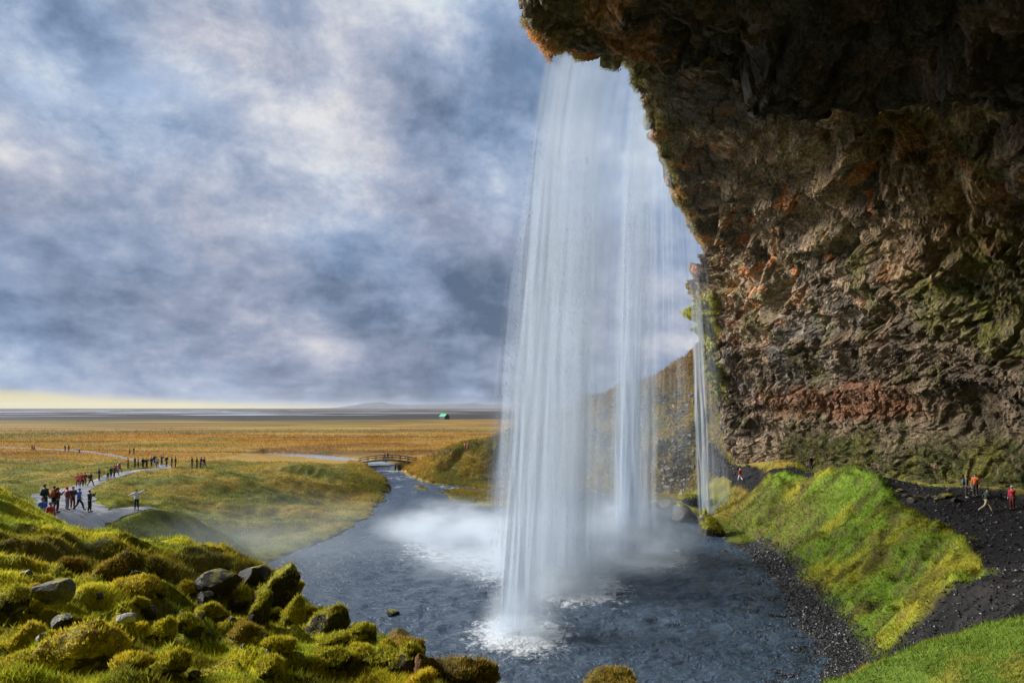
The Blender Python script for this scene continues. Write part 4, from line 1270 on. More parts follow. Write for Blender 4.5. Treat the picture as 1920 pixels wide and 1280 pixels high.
LB = 'boulders on the mossy left bank'
B_ = [
    (78, 1133, 74, 60, 'grey', 'large bare grey boulder blotched with lichen on the left bank', True),
    (12, 1122, 56, 56, 'half', 'dark mossy boulder cut by the left picture edge, left of the bare grey boulder', False),
    (14, 1165, 40, 14, 'violet', 'flat bluish slab at the left edge, below the bare grey boulder', True),
    (108, 1186, 50, 30, 'dark', 'dark wet flat-topped block below the bare grey boulder', True),
    (44, 1206, 64, 56, 'gold', 'golden moss mound left of the small pale stone, under the bluish slab', False),
    (74, 1226, 16, 16, 'pale', 'small pale stone at the foot of the golden moss mound', True),
    (215, 1190, 62, 62, 'moss', 'tall mossy boulder carrying a flat white stone on top', False),
    (227, 1160, 26, 11, 'pale', 'flat white stone lying on top of a mossy boulder', True),
    (276, 1154, 30, 30, 'dark', 'dark bare stone between two mossy boulders, right of the flat white stone', True),
    (306, 1176, 34, 46, 'moss', 'narrow mossy boulder just right of the dark bare stone', False),
    (130, 1062, 38, 26, 'brown', 'brown mossy boulder high on the left bank, above the bare grey boulder', False),
    (203, 1070, 62, 46, 'brown', 'big rusty brown mossy boulder on the brow of the left bank', False),
    (246, 1098, 74, 36, 'gold', 'long golden mossy boulder below the rusty brown one', False),
    (298, 1080, 20, 14, 'rust', 'small orange stone on the brow against the misty hollow', True),
    (292, 1106, 34, 22, 'half', 'dark half mossed stone right of the long golden boulder', False),
    (351, 1104, 40, 30, 'gold', 'round yellow moss cushion beside the black rocks', False),
    (400, 1092, 82, 44, 'dark', 'wide black rock on the brow left of the mossy crag', True),
    (470, 1082, 56, 42, 'dark', 'black rock with a mossy cap at the top of the crag', True),
    (428, 1104, 40, 32, 'violet', 'bare violet-grey slab wedged among the black rocks', True),
    (381, 1122, 28, 38, 'dark', 'pointed black stone below the wide black rock', True),
    (453, 1124, 32, 42, 'moss', 'upright mossy boulder right of the violet-grey slab', False),
    (434, 1142, 42, 28, 'dark', 'low black stone under the violet-grey slab', True),
    (392, 1152, 44, 26, 'moss', 'low mossy boulder under the pointed black stone', False),
    (514, 1106, 70, 92, 'half', 'tall mossy crag standing against the pool on the brow', False),
    (484, 1140, 40, 60, 'half', 'dark mossy block leaning on the left of the tall crag', False),
    (545, 1156, 42, 46, 'moss', 'round mossy boulder at the right foot of the tall crag', False),
    (580, 1150, 32, 20, 'moss', 'small moss dome on the shore right of the tall crag', False),
    (610, 1166, 58, 56, 'half', 'big round boulder, moss above and black below, at the pool edge', False),
    (588, 1182, 38, 26, 'moss', 'mossy boulder tucked under the black bellied boulder', False),
    (643, 1180, 14, 12, 'rust', 'tiny reddish stone in the water beside the black bellied boulder', True),
    (660, 1177, 19, 17, 'dark', 'small dark angular stone at the pool edge', True),
    (682, 1193, 42, 36, 'half', 'mossy wedge of rock beside the small dark angular stone', False),
    (662, 1206, 48, 18, 'moss', 'flat mossy boulder below the mossy wedge', False),
    (622, 1206, 54, 30, 'half', 'dark mossy boulder with two humps, left of the flat mossy one', False),
    (612, 1236, 78, 46, 'half', 'large arched mossy boulder with a black hollow under it', False),
    (668, 1222, 34, 20, 'moss', 'small mossy dome right of the arched boulder', False),
    (680, 1234, 36, 28, 'moss', 'round mossy boulder in front of the small mossy dome', False),
    (743, 1199, 48, 26, 'rust', 'reddish brown bare rock on the shore', True),
    (756, 1222, 66, 44, 'brown', 'brown mossed boulder under the reddish bare rock', False),
    (726, 1220, 28, 26, 'moss', 'moss cushion left of the brown mossed boulder', False),
    (764, 1246, 52, 52, 'half', 'black sided mossy boulder below the brown mossed one', False),
    (802, 1252, 44, 54, 'rust', 'upright rusty rock capped with moss, right of the black sided boulder', False),
    (860, 1270, 112, 42, 'brown', 'wide brown mossed boulder low on the shore, cut by the bottom edge', False),
    (716, 1244, 60, 30, 'half', 'twin humped mossy boulder left of the black sided one', False),
    (790, 1276, 44, 26, 'gold', 'golden moss dome at the bottom edge under the rusty rock', False),
    (140, 1244, 118, 84, 'gold', 'largest golden moss mound, at the bottom of the left bank', False),
    (312, 1246, 64, 50, 'moss', 'moss mound at the bottom of the bank, right of the largest golden mound', False),
    (208, 1236, 44, 34, 'half', 'dark hollowed mossy stone between the two bottom moss mounds', False),
    (240, 1262, 60, 34, 'gold', 'low golden moss mound touching the bottom edge', False),
    (352, 1196, 40, 40, 'half', 'dark mossy boulder in the middle of the bank under the grass', False),
    (176, 1192, 30, 34, 'moss', 'small mossy boulder left of the one with the white stone', False),
    (455, 1195, 46, 24, 'brown', 'low brown mossed boulder in the open middle of the left bank', False),
    (520, 1215, 52, 26, 'moss', 'low moss mound above the arched boulder', False),
    (500, 1262, 54, 30, 'moss', 'broad moss mound at the bottom, left of the arched boulder', False),
    (25, 1262, 60, 30, 'moss', 'green moss mound in the bottom left corner', False),
    (590, 1260, 40, 34, 'half', 'mossy stone with a dark front below the arched boulder', False),
]
for (px, py, wp_, hp_, kd, lab, shp) in B_:
    boulder(px, py, wp_, hp_, kd, lab, shp, LB)
# the white stone rests on its boulder
for o in list(col.objects):
    if o.get('label') == 'flat white stone lying on top of a mossy boulder':
        base = [q for q in col.objects if str(q.get('label', '')).startswith('tall mossy boulder carrying')][0]
        o.location = (base.location.x + 0.12, base.location.y - 0.1, base.location.z + base.scale.z * 0.93)
boulder(1152, 1282, 84, 44, 'brown', 'brown mossed boulder alone at the bottom edge below the main fall', False, None, z=-5.5, idx=3)
boulder(735, 1150, 26, 13, 'dark', 'dark rock breaking the surface of the pool', True, None, z=-15.0, idx=2)
boulder(1284, 962, 62, 36, 'dark', 'large dark wet boulder at the foot of the thin far thread', True, 'wet boulders below the far hillside', z=-15.0, idx=1)
boulder(1255, 950, 40, 26, 'dark', 'dark wet boulder left of the largest one under the far thread', True, 'wet boulders below the far hillside', z=-14.8, idx=4)
boulder(1296, 936, 44, 26, 'half', 'greenish boulder behind the largest wet one under the far thread', True, 'wet boulders below the far hillside', z=-14.0, idx=0)
boulder(1231, 944, 26, 16, 'dark', 'smallest dark wet boulder at the left end of the row', True, 'wet boulders below the far hillside', z=-14.9, idx=3)
boulder(1336, 985, 40, 50, 'half', 'mossy block where the right bank meets the pool', False, None, z=-15.0, idx=5)
ORD = ['second', 'third', 'fourth', 'fifth', 'sixth', 'seventh', 'leftmost', 'rightmost']
for i, (px, py) in enumerate([(1700, 930), (1712, 938), (1730, 934), (1745, 931), (1762, 935), (1778, 930), (1690, 922), (1795, 938)]):
    boulder(px, py, 16 + 5 * (i % 3), 10 + 3 * (i % 2), 'dark', ORD[i] + ' loose dark block on the black gravel path left of the visitors', True, 'loose blocks on the black gravel path', idx=i, name='path_block')
# small stones nobody could tell apart
for i in range(48):
    px = random.uniform(10, 560); py = random.uniform(1075 + max(0, px - 300) * 0.1, 1270)
    s = random.uniform(10, 26)
    boulder(px, py, s, s * random.uniform(0.5, 0.9), ('dark' if i % 2 else random.choice(['moss', 'half', 'gold'])), ('small bare dark stone' if i % 2 else 'small moss-covered stone') + ' sunk in the moss of the left bank', bool(i % 2), 'small stones in the moss', idx=i * 5 + 1, name='bare_stone' if i % 2 else 'mossy_stone')


# ------------------------------------------------------------------ people
def skin_mesh(name, verts, edges, rad, sub=1):
    me = bpy.data.meshes.new(name)
    me.from_pydata([Vector(v) for v in verts], edges, [])
    o = bpy.data.objects.new(name, me)
    col.objects.link(o)
    md = o.modifiers.new('skin', 'SKIN')
    md.use_smooth_shade = True
    sv_ = me.skin_vertices[0].data
    for i, r in enumerate(rad):
        sv_[i].radius = r if isinstance(r, tuple) else (r, r)
        sv_[i].use_root = (i == 0)
    s = o.modifiers.new('sub', 'SUBSURF')
    s.levels = sub; s.render_levels = sub
    dg = bpy.context.evaluated_depsgraph_get()
    res = bpy.data.meshes.new_from_object(o.evaluated_get(dg))
    res.name = name
    bpy.data.objects.remove(o)
    for p in res.polygons:
        p.use_smooth = True
    return res


POSES = {   # elbow L, wrist L, elbow R, wrist R, knee L, ankle L, knee R, ankle R, forward lean
    'stand': ((0.25, 0.02, 1.15), (0.25, -0.08, 0.90), (-0.25, 0.02, 1.15), (-0.25, -0.06, 0.90), (0.11, -0.02, 0.50), (0.12, 0.02, 0.09), (-0.11, -0.01, 0.50), (-0.13, 0.03, 0.09), 0.0),
    'photo': ((0.24, -0.20, 1.22), (0.10, -0.34, 1.48), (-0.24, -0.20, 1.22), (-0.10, -0.34, 1.48), (0.12, -0.02, 0.50), (0.14, 0.02, 0.09), (-0.12, -0.02, 0.50), (-0.15, 0.04, 0.09), 0.02),
    'walk': ((0.24, 0.12, 1.17), (0.24, -0.02, 0.95), (-0.24, -0.12, 1.16), (-0.22, -0.28, 0.98), (0.10, -0.20, 0.53), (0.10, -0.28, 0.10), (-0.10, 0.06, 0.50), (-0.10, 0.36, 0.14), 0.05),
    'stride': ((0.23, 0.14, 1.16), (0.22, 0.06, 0.92), (-0.23, -0.10, 1.16), (-0.20, -0.26, 1.05), (0.10, -0.24, 0.54), (0.10, -0.40, 0.10), (-0.10, 0.10, 0.50), (-0.10, 0.48, 0.16), 0.08),
    'arms': ((0.40, -0.02, 1.52), (0.58, -0.04, 1.68), (-0.40, 0.0, 1.30), (-0.60, -0.04, 1.24), (0.10, -0.01, 0.50), (0.11, 0.02, 0.09), (-0.10, -0.01, 0.50), (-0.12, 0.02, 0.09), 0.0),
    'huddle': ((0.25, -0.06, 1.16), (0.06, -0.20, 1.12), (-0.25, -0.06, 1.16), (-0.06, -0.20, 1.10), (0.10, -0.04, 0.50), (0.11, 0.02, 0.09), (-0.10, -0.04, 0.50), (-0.11, 0.02, 0.09), 0.10),
    'point': ((0.26, -0.18, 1.30), (0.30, -0.44, 1.32), (-0.25, 0.02, 1.15), (-0.25, -0.06, 0.90), (0.11, -0.02, 0.50), (0.12, 0.02, 0.09), (-0.11, -0.01, 0.50), (-0.13, 0.03, 0.09), 0.03),
}


def make_pose(key):
    eL, wL, eR, wR, kL, aL, kR, aR, ln = POSES[key]
    up = lambda p: (p[0], p[1] - ln * max(0, p[2] - 0.95) * 1.6, p[2])
    V = [(0, 0, 0.96), (0, 0, 1.12), (0, -0.01, 1.32), (0, 0, 1.43), (0, 0.005, 1.50), (0, -0.005, 1.57), (0, -0.01, 1.65), (0, 0.0, 1.72), (0, -0.115, 1.635)]
    R = [(0.15, 0.11), (0.14, 0.10), (0.17, 0.11), (0.13, 0.08), 0.055, (0.066, 0.078), (0.080, 0.098), (0.055, 0.065), 0.014]
    E = [(0, 1), (1, 2), (2, 3), (3, 4), (4, 5), (5, 6), (6, 7), (6, 8)]
    for s, e, w_ in ((1, eL, wL), (-1, eR, wR)):
        b = len(V)
        d = (Vector(w_) - Vector(e)).normalized()
        palm = Vector(w_) + d * 0.07
        V += [(0.19 * s, 0, 1.41), e, w_, tuple(palm)]
        R += [0.062, 0.045, 0.030, (0.036, 0.022)]
        E += [(3, b), (b, b + 1), (b + 1, b + 2), (b + 2, b + 3)]
        sd_ = d.cross(Vector((0, 1, 0.3))).normalized()
        for q, lnf in ((-1.5, 0.06), (-0.5, 0.08), (0.5, 0.075), (1.5, 0.06)):
            V.append(tuple(palm + d * lnf + sd_ * q * 0.020 + Vector((0, -0.015, 0)))); R.append(0.009); E.append((b + 3, len(V) - 1))
        V.append(tuple(palm + d * 0.0 + sd_ * -0.06 + Vector((0, -0.02, 0)))); R.append(0.010); E.append((b + 2, len(V) - 1))
    for s, k, a in ((1, kL, aL), (-1, kR, aR)):
        b = len(V)
        V += [(0.095 * s, 0, 0.88), k, a, (a[0] + 0.02 * s, a[1] - 0.15, a[2] - 0.05)]
        R += [0.090, 0.060, 0.042, 0.035]
        E += [(0, b), (b, b + 1), (b + 1, b + 2), (b + 2, b + 3)]
    V = [up(v) for v in V]
    body = skin_mesh('body', V, E, R)
    # jacket
    JV = [(0, 0, 0.86), (0, 0, 1.10), (0, -0.01, 1.32), (0, 0.0, 1.44), (0, 0.01, 1.515)]
    JR = [(0.20, 0.155), (0.185, 0.145), (0.205, 0.15), (0.155, 0.11), 0.082]
    JE = [(0, 1), (1, 2), (2, 3), (3, 4)]
    for s, e, w_ in ((1, eL, wL), (-1, eR, wR)):
        b = len(JV)
        JV += [(0.20 * s, 0, 1.41), e, w_]
        JR += [0.085, 0.068, 0.052]
        JE += [(3, b), (b, b + 1), (b + 1, b + 2)]
    jacket = skin_mesh('jacket', [up(v) for v in JV], JE, JR)
    TV = [(0, 0, 0.98), (0, 0, 0.90)]; TR = [(0.165, 0.125), (0.15, 0.12)]; TE = [(0, 1)]
    SV_, SR, SE = [], [], []
    shoes = []
    for s, k, a in ((1, kL, aL), (-1, kR, aR)):
        b = len(TV)
        TV += [(0.095 * s, 0, 0.82), k, (a[0], a[1], a[2] + 0.03)]
        TR += [0.105, 0.078, 0.062]
        TE += [(1, b), (b, b + 1), (b + 1, b + 2)]
        shoes.append(skin_mesh('shoe', [(a[0], a[1] + 0.03, a[2] - 0.03), (a[0] + 0.01 * s, a[1] - 0.10, a[2] - 0.045), (a[0] + 0.02 * s, a[1] - 0.19, a[2] - 0.055)], [(0, 1), (1, 2)], [0.060, 0.052, 0.040]))
    trousers = skin_mesh('trousers', [up(v) for v in TV], TE, TR)
    hc = up((0, 0.012, 1.665))
    bm = bmesh.new()
    bmesh.ops.create_uvsphere(bm, u_segments=14, v_segments=9, radius=1.0)
    bmesh.ops.delete(bm, geom=[v for v in bm.verts if v.co.z < -0.55 or (v.co.y < -0.55 and v.co.z < 0.25)], context='VERTS')
    bmesh.ops.transform(bm, matrix=Matrix.Translation(hc) @ Matrix.Diagonal((0.098, 0.112, 0.105, 1)), verts=bm.verts)
    bmesh.ops.solidify(bm, geom=bm.faces[:], thickness=0.012)
    hair = bm_mesh('hair', bm, True)
    bc_ = up((0, 0.20, 1.22))
    bm = bmesh.new()
    bmesh.ops.create_cube(bm, size=1.0)
    bmesh.ops.transform(bm, matrix=Matrix.Translation(bc_) @ Matrix.Diagonal((0.32, 0.20, 0.48, 1)), verts=bm.verts)
    bmesh.ops.bevel(bm, geom=bm.edges[:], offset=0.06, segments=2, affect='EDGES')
    pack = bm_mesh('backpack', bm, True)
    return dict(body=body, jacket=jacket, trousers=trousers, shoes=shoes, hair=hair, backpack=pack)


POSE_M = {k: make_pose(k) for k in POSES}
SKIN = flat_mat('skin', (0.45, 0.27, 0.19), 0.6, 0.08)
_cm = {}


def cloth(c_):
    if c_ not in _cm:
        m = flat_mat('cloth', CL[c_], 0.75, 0.18, 9.0)
        _cm[c_] = m
    return _cm[c_]


CL = dict(black=(0.012, 0.012, 0.014), dark=(0.028, 0.026, 0.028), red=(0.50, 0.025, 0.02), crimson=(0.42, 0.02, 0.05), maroon=(0.16, 0.02, 0.025), orange=(0.60, 0.14, 0.03),
          blue=(0.03, 0.14, 0.55), navy=(0.015, 0.03, 0.09), green=(0.02, 0.045, 0.035), neon=(0.45, 0.75, 0.03), white=(0.72, 0.74, 0.78), grey=(0.10, 0.11, 0.115),
          yellow=(0.65, 0.38, 0.03), tan=(0.48, 0.38, 0.27), brown=(0.10, 0.05, 0.03), coral=(0.70, 0.16, 0.08), hairc=(0.03, 0.02, 0.015), blond=(0.40, 0.30, 0.16))


def person(px, py, pose, rz, jac, tro, label, group=None, hair='hairc', pack=None, Y=None, hscale=1.0, shoe='black'):
    if Y is None:
        x, y, g = ground_at(px, py, 32.0)
    else:
        x, y = (px - 960) / F * Y, Y
        g = H1(x, y)
    PLACED.append((px, py, x, y, g))
    r = empty('person', (x, y, g + 0.09), math.radians(rz))
    hscale *= 1.06
    r.scale = (hscale * 1.06, hscale * 1.06, hscale)
    tag(r, label, 'person', group)
    P = POSE_M[pose]

    def part(nm, me, mt):
        o = link(nm, me, None, r)
        if len(me.materials) == 0:
            me.materials.append(mt)
        o.material_slots[0].link = 'OBJECT'
        o.material_slots[0].material = mt
        return o
    part('body', P['body'], SKIN)
    part('jacket', P['jacket'], cloth(jac))
    part('trousers', P['trousers'], cloth(tro))
    for s in P['shoes']:
        part('shoe', s, cloth(shoe))
    part('hat' if hair in ('white', 'red', 'black', 'grey') else 'hair', P['hair'], cloth(hair))
    if pack:
        part('backpack', P['backpack'], cloth(pack))
    return r


PLACED = []
GP = 'visitors along the wet footpath'
for a in [
    # (px, py feet, pose, heading, jacket, trousers, label, hair, backpack, Y)
    (78, 1010, 'huddle', 70, 'blue', 'navy', 'person in a bright blue jacket half hidden by the mossy bank, beside the red jacket', 'black', None, 46.5),
    (95, 1012, 'stand', 80, 'crimson', 'dark', 'person in a bright red jacket half hidden by the mossy bank', 'black', None, 46.0),
    (84, 958, 'stand', 170, 'green', 'dark', 'person in a wide dark green rain cape at the left of the path', 'hairc', 'green', None),
    (101, 960, 'walk', 190, 'dark', 'black', 'person with an orange-red backpack beside the dark green cape', 'brown', 'orange', None),
    (108, 963, 'photo', 120, 'maroon', 'dark', 'person in maroon with raised hands, right of the orange-red backpack', 'black', None, None),
    (126, 958, 'stand', 150, 'maroon', 'grey', 'person in a maroon jacket and grey trousers facing away on the path', 'red', None, None),
    (136, 956, 'huddle', 60, 'brown', 'maroon', 'person in dark brown just left of the bright blue jacket on the path', 'black', None, None),
    (148, 959, 'walk', 100, 'blue', 'black', 'person in a bright blue jacket and black trousers standing on the path', 'blue', None, None),
    (168, 962, 'photo', 95, 'dark', 'black', 'person all in black taking a photo at the fork of the path', 'hairc', None, None),
    (256, 959, 'arms', 20, 'white', 'black', 'person in a white jacket with arms spread on the spur path', 'hairc', None, None),
    (146, 914, 'stand', 40, 'coral', 'maroon', 'person in a coral jacket at the left end of the middle group', 'hairc', None, None),
    (153, 913, 'stand', 60, 'red', 'dark', 'person in red between the coral and the maroon jackets', 'black', None, None),
    (159, 912, 'huddle', 50, 'maroon', 'black', 'person in maroon in the middle group on the path', 'black', None, None),
    (170, 912, 'walk', 90, 'black', 'black', 'person in black at the right end of the middle group', 'black', 'black', None),
    (186, 901, 'stand', 100, 'green', 'dark', 'person in dark green standing alone left of the neon vest', 'hairc', None, None),
    (202, 899, 'stand', 80, 'neon', 'navy', 'person in a neon yellow-green vest on the path', 'hairc', None, None),
    (208, 898, 'stand', 70, 'dark', 'black', 'person in dark grey right beside the neon vest', 'black', None, None),
    (214, 896, 'photo', 100, 'brown', 'black', 'person in brown behind the neon vest', 'black', None, None),
    (218, 892, 'walk', 80, 'red', 'dark', 'person in a red jacket climbing the path behind the neon vest', 'hairc', None, None),
    (224, 888, 'walk', 80, 'crimson', 'dark', 'person in red with a white hat, uppermost on the climbing path', 'white', 'white', None),
    (240, 880, 'stand', 100, 'orange', 'black', 'person in an orange top at the left end of the upper group', 'hairc', None, None),
    (253, 879, 'stand', 100, 'black', 'black', 'person in black beside the yellow jacket of the upper group', 'red', None, None),
    (259, 877, 'stand', 100, 'yellow', 'dark', 'person in a yellow jacket in the upper group', 'hairc', None, None),
    (268, 879, 'stand', 80, 'black', 'black', 'person in black in the upper group, left of the tall one', 'black', None, None),
    (275, 879, 'photo', 80, 'dark', 'black', 'tall person in dark clothes in the upper group', 'black', 'black', None),
    (284, 877, 'stand', 80, 'dark', 'dark', 'person in dark grey in the middle of the upper group', 'hairc', None, None),
    (295, 877, 'stand', 60, 'tan', 'dark', 'person in a tan coat in the upper group', 'hairc', None, None),
    (290, 873, 'stand', 60, 'navy', 'black', 'person in navy behind the tan coat', 'black', None, None),
    (303, 873, 'photo', 80, 'black', 'black', 'person in black rising above the others, right of the tan coat', 'black', None, None),
    (312, 875, 'huddle', 80, 'navy', 'dark', 'person in navy with a white hat bending in the upper group', 'white', 'grey', None),
    (322, 878, 'stand', 110, 'black', 'black', 'left one of the two people in black ending the upper group', 'black', None, None),
    (329, 878, 'stand', 110, 'black', 'dark', 'right one of the two people in black ending the upper group', 'hairc', None, None),
    (360, 879, 'stand', 100, 'black', 'black', 'leftmost of the four dark figures apart on the grassy rise', 'black', None, None),
    (369, 879, 'stand', 100, 'dark', 'black', 'second of the four dark figures apart on the grassy rise', 'black', None, None),
    (376, 879, 'huddle', 100, 'black', 'dark', 'third of the four dark figures apart on the grassy rise', 'black', None, None),
    (383, 879, 'walk', 100, 'black', 'grey', 'rightmost of the four dark figures apart on the grassy rise', 'hairc', 'black', None),
    (60, 846, 'walk', 100, 'maroon', 'dark', 'person in maroon on the thin far track', 'black', None, None),
    (64, 846, 'walk', 100, 'coral', 'dark', 'person in coral on the thin far track', 'hairc', None, None),
    (122, 847, 'stand', 100, 'black', 'black', 'left of two people in black on the far plain', 'black', None, None),
    (129, 847, 'stand', 100, 'black', 'dark', 'right of two people in black on the far plain', 'black', None, None),
    (149, 850, 'stand', 90, 'white', 'navy', 'person in a white top and navy trousers on the far plain', 'hairc', None, None),
    (243, 852, 'stand', 90, 'yellow', 'dark', 'person in yellow on the far plain behind the upper group', 'hairc', None, None),
    (251, 852, 'stand', 90, 'black', 'black', 'person in black beside the yellow one on the far plain', 'black', None, None),
]:
    person(*a[:7], group=GP, hair=a[7], pack=a[8], Y=a[9])
GH_ = 'visitors on the hillside behind the falls'
person(872, 846, 'stand', 120, 'red', 'maroon', 'person in red on the hill above the footbridge, left of the darker one', GH_)
person(877.5, 846, 'stand', 120, 'maroon', 'dark', 'person in maroon on the hill above the footbridge', GH_)
person(1203, 803, 'walk', 60, 'red', 'white', 'person in red and white on the hillside seen right of the second fall', GH_, 'white')
person(1325, 836, 'huddle', 60, 'coral', 'red', 'person in coral on the path behind the thin far thread', GH_, 'red', None, 116.0)
GR = 'visitors on the black gravel path under the cliff'
person(1388, 877, 'walk', 200, 'red', 'white', 'person in red with white trousers where the black path rounds the cliff', GR, 'white', None, 98.0, 0.95)
person(1521, 884, 'stand', 200, 'black', 'dark', 'person in black among the mossy humps below the cliff', GR, 'black')
person(1812, 935, 'stand', 60, 'grey', 'dark', 'person in a grey jacket and white socks beside the orange jacket under the cliff', GR, 'blond', 'grey', None, 1.0, 'white')
person(1829, 932, 'point', -60, 'orange', 'dark', 'person in an orange jacket on the black path', GR, 'hairc')
person(1849, 963, 'stride', 75, 'green', 'tan', 'person in dark green and tan trousers striding along the black path', GR, 'hairc', None, None, 1.05)
person(1898, 958, 'point', -80, 'crimson', 'maroon', 'person in a crimson jacket and white hat near the right edge', GR, 'white')

# ------------------------------------------------------------------ footbridge, fence, far house
m_wood = flat_mat('weathered_wood', (0.075, 0.055, 0.042), 0.8, 0.35, 5.0)
m_deck = flat_mat('deck_wood', (0.16, 0.13, 0.10), 0.8, 0.3, 4.0)
br = tag(empty('footbridge', (-31, 166.5, -13.4)), 'low arched wooden footbridge with railings over the stream', 'bridge')
BX0, BX1, BY = -37.2, -23.4, 166.6


def arch(s):
    return -13.25 + 0.75 * (1 - (2 * s - 1) ** 2)


def at_b(s, dy, dz_):
    return (lerp(BX0, BX1, s) + 31, BY - 166.5 + dy, arch(s) + dz_ + 13.4)


bm = bmesh.new()
for k in range(46):
    s = (k + 0.5) / 46
    add_box(bm, at_b(s, 0, 0), (0.26, 1.7, 0.06))
    if k == 0:
        plank = bm_mesh('plank', bm); bm = bmesh.new()
    else:
        bm.free(); bm = bmesh.new()
bm.free()
p0 = at_b(0.5 / 46, 0, 0)
for k in range(46):
    s = (k + 0.5) / 46
    q = at_b(s, 0, 0)
    link('plank', plank, m_deck, br, (q[0] - p0[0], q[1] - p0[1], q[2] - p0[2]))
for dy in (-0.75, 0.75):
    bm = bmesh.new()
    for k in range(14):
        add_bar(bm, at_b(k / 14, dy, -0.20), at_b((k + 1) / 14, dy, -0.20), 0.16, 0.26)
    link('beam', bm_mesh('beam', bm), m_wood, br)
    for hh in (0.55, 1.05):
        bm = bmesh.new()
        for k in range(14):
            add_bar(bm, at_b(k / 14, dy, hh), at_b((k + 1) / 14, dy, hh), 0.07, 0.12)
        link('handrail', bm_mesh('handrail', bm), m_wood, br)
    for k in range(8):
        bm = bmesh.new()
        add_box(bm, at_b(k / 7, dy, 0.42), (0.11, 0.11, 1.35))
        link('post', bm_mesh('post', bm), m_wood, br)
person(721, 864, 'walk', 90, 'red', 'dark', 'person in red crossing the footbridge', 'visitors on the footbridge', 'hairc', None, 166.4).location.z = arch(0.46) + 0.1
person(727, 864, 'walk', 90, 'black', 'black', 'person in black crossing the footbridge behind the red jacket', 'visitors on the footbridge', 'black', None, 166.5).location.z = arch(0.5) + 0.1

fe = tag(empty('fence', (0, 0, 0)), 'thin wooden rail fence climbing the hill from the footbridge', 'fence')
L = np.array([ground_at(px, py, 120.0)[:2] for px, py in [(752, 862), (775, 861), (800, 857), (825, 853), (850, 850), (868, 848)]])
L = smooth_line(np.hstack([L, np.zeros((len(L), 1))]), 13)[:, :2]
tops = [Vector((x, y, H1(x, y))) for x, y in L]
for k, q in enumerate(tops):
    bm = bmesh.new()
    add_box(bm, q + Vector((0, 0, 0.45)), (0.11, 0.11, 1.3))
    link('post', bm_mesh('post', bm), m_wood, fe)
for k in range(len(tops) - 1):
    for hh in (0.5, 0.95):
        bm = bmesh.new()
        add_bar(bm, tops[k] + Vector((0, 0, hh)), tops[k + 1] + Vector((0, 0, hh)), 0.05, 0.09)
        link('rail', bm_mesh('rail', bm), m_wood, fe)

hx, hy, hz = pix(833, 785.5, 745)
hs = tag(empty('farmhouse', (hx, hy, hz), math.radians(-48)), 'small black house with a bright green roof far out on the plain', 'house')
m_blk = flat_mat('black_boards', (0.018, 0.017, 0.018), 0.7)
m_grn = flat_mat('green_roof_sheet', (0.05, 0.42, 0.22), 0.5, 0.1, 1.0)
bm = bmesh.new()
vs = [bm.verts.new(p) for p in [(-5, -3.2, -1), (5, -3.2, -1), (5, 3.2, -1), (-5, 3.2, -1), (-5, -3.2, 2.6), (5, -3.2, 2.6), (5, 3.2, 2.6), (-5, 3.2, 2.6), (-5, 0, 5.6), (5, 0, 5.6)]]
for f_ in [(0, 1, 5, 4), (1, 2, 6, 9, 5), (2, 3, 7, 6), (3, 0, 4, 8, 7), (4, 5, 9, 8), (6, 7, 8, 9), (3, 2, 1, 0)]:
    bm.faces.new([vs[i] for i in f_])
link('wall', bm_mesh('wall', bm), m_blk, hs)
rf = None
for s in (-1, 1):
    bm = bmesh.new()
    add_box(bm, (0, s * 1.75, 4.35), (10.8, 4.7, 0.22), Matrix.Rotation(-s * math.atan2(3.0, 3.2), 3, 'X').to_quaternion())
    rf = link('roof', bm_mesh('roof', bm), m_grn, hs)
bm = bmesh.new(); add_box(bm, (2.6, 0.0, 6.0), (0.8, 0.8, 1.6)); link('chimney', bm_mesh('chimney', bm), m_blk, rf)
m_pane = flat_mat('window_pane', (0.25, 0.28, 0.32), 0.15)
for x_ in (-3, 0.4, 3.2):
    bm = bmesh.new(); add_box(bm, (x_, -3.22, 1.3), (1.0, 0.08, 1.1)); link('window', bm_mesh('window', bm), m_pane, hs)
bm = bmesh.new(); add_box(bm, (-1.4, -3.22, 0.6), (0.95, 0.08, 2.0)); link('door', bm_mesh('door', bm), m_wood, hs)

# ------------------------------------------------------------------ grass and moss fuzz, gravel (uncountable: stuff)
m_blade, t, out = new_mat('grass_blades')
at = t.new('ShaderNodeVertexColor', layer_name='Col')
df = t.new('ShaderNodeBsdfDiffuse'); t.put(df.inputs[0], at.outputs[0])
tr = t.new('ShaderNodeBsdfTranslucent'); t.put(tr.inputs[0], at.outputs[0])
mx = t.new('ShaderNodeMixShader'); mx.inputs[0].default_value = 0.35
t.l.new(df.outputs[0], mx.inputs[1]); t.l.new(tr.outputs[0], mx.inputs[2])
t.l.new(mx.outputs[0], out.inputs[0])


def gsample(x, y):
    """ground height, colour and masks by lookup in the ground grid"""
    i = np.clip(np.searchsorted(gx, x) - 1, 0, len(gx) - 2); j = np.clip(np.searchsorted(gy, y) - 1, 0, len(gy) - 2)
    fx = (x - gx[i]) / (gx[i + 1] - gx[i]); fy = (y - gy[j]) / (gy[j + 1] - gy[j])
    lr = lambda A: (A[i, j] * ((1 - fx) * (1 - fy))[..., None] + A[i + 1, j] * (fx * (1 - fy))[..., None] + A[i, j + 1] * ((1 - fx) * fy)[..., None] + A[i + 1, j + 1] * (fx * fy)[..., None])
    return lr(GH[..., None])[:, 0], lr(GCOL), lr(dark[..., None])[:, 0], lr(WD[..., None])[:, 0], lr(DP[..., None])[:, 0]


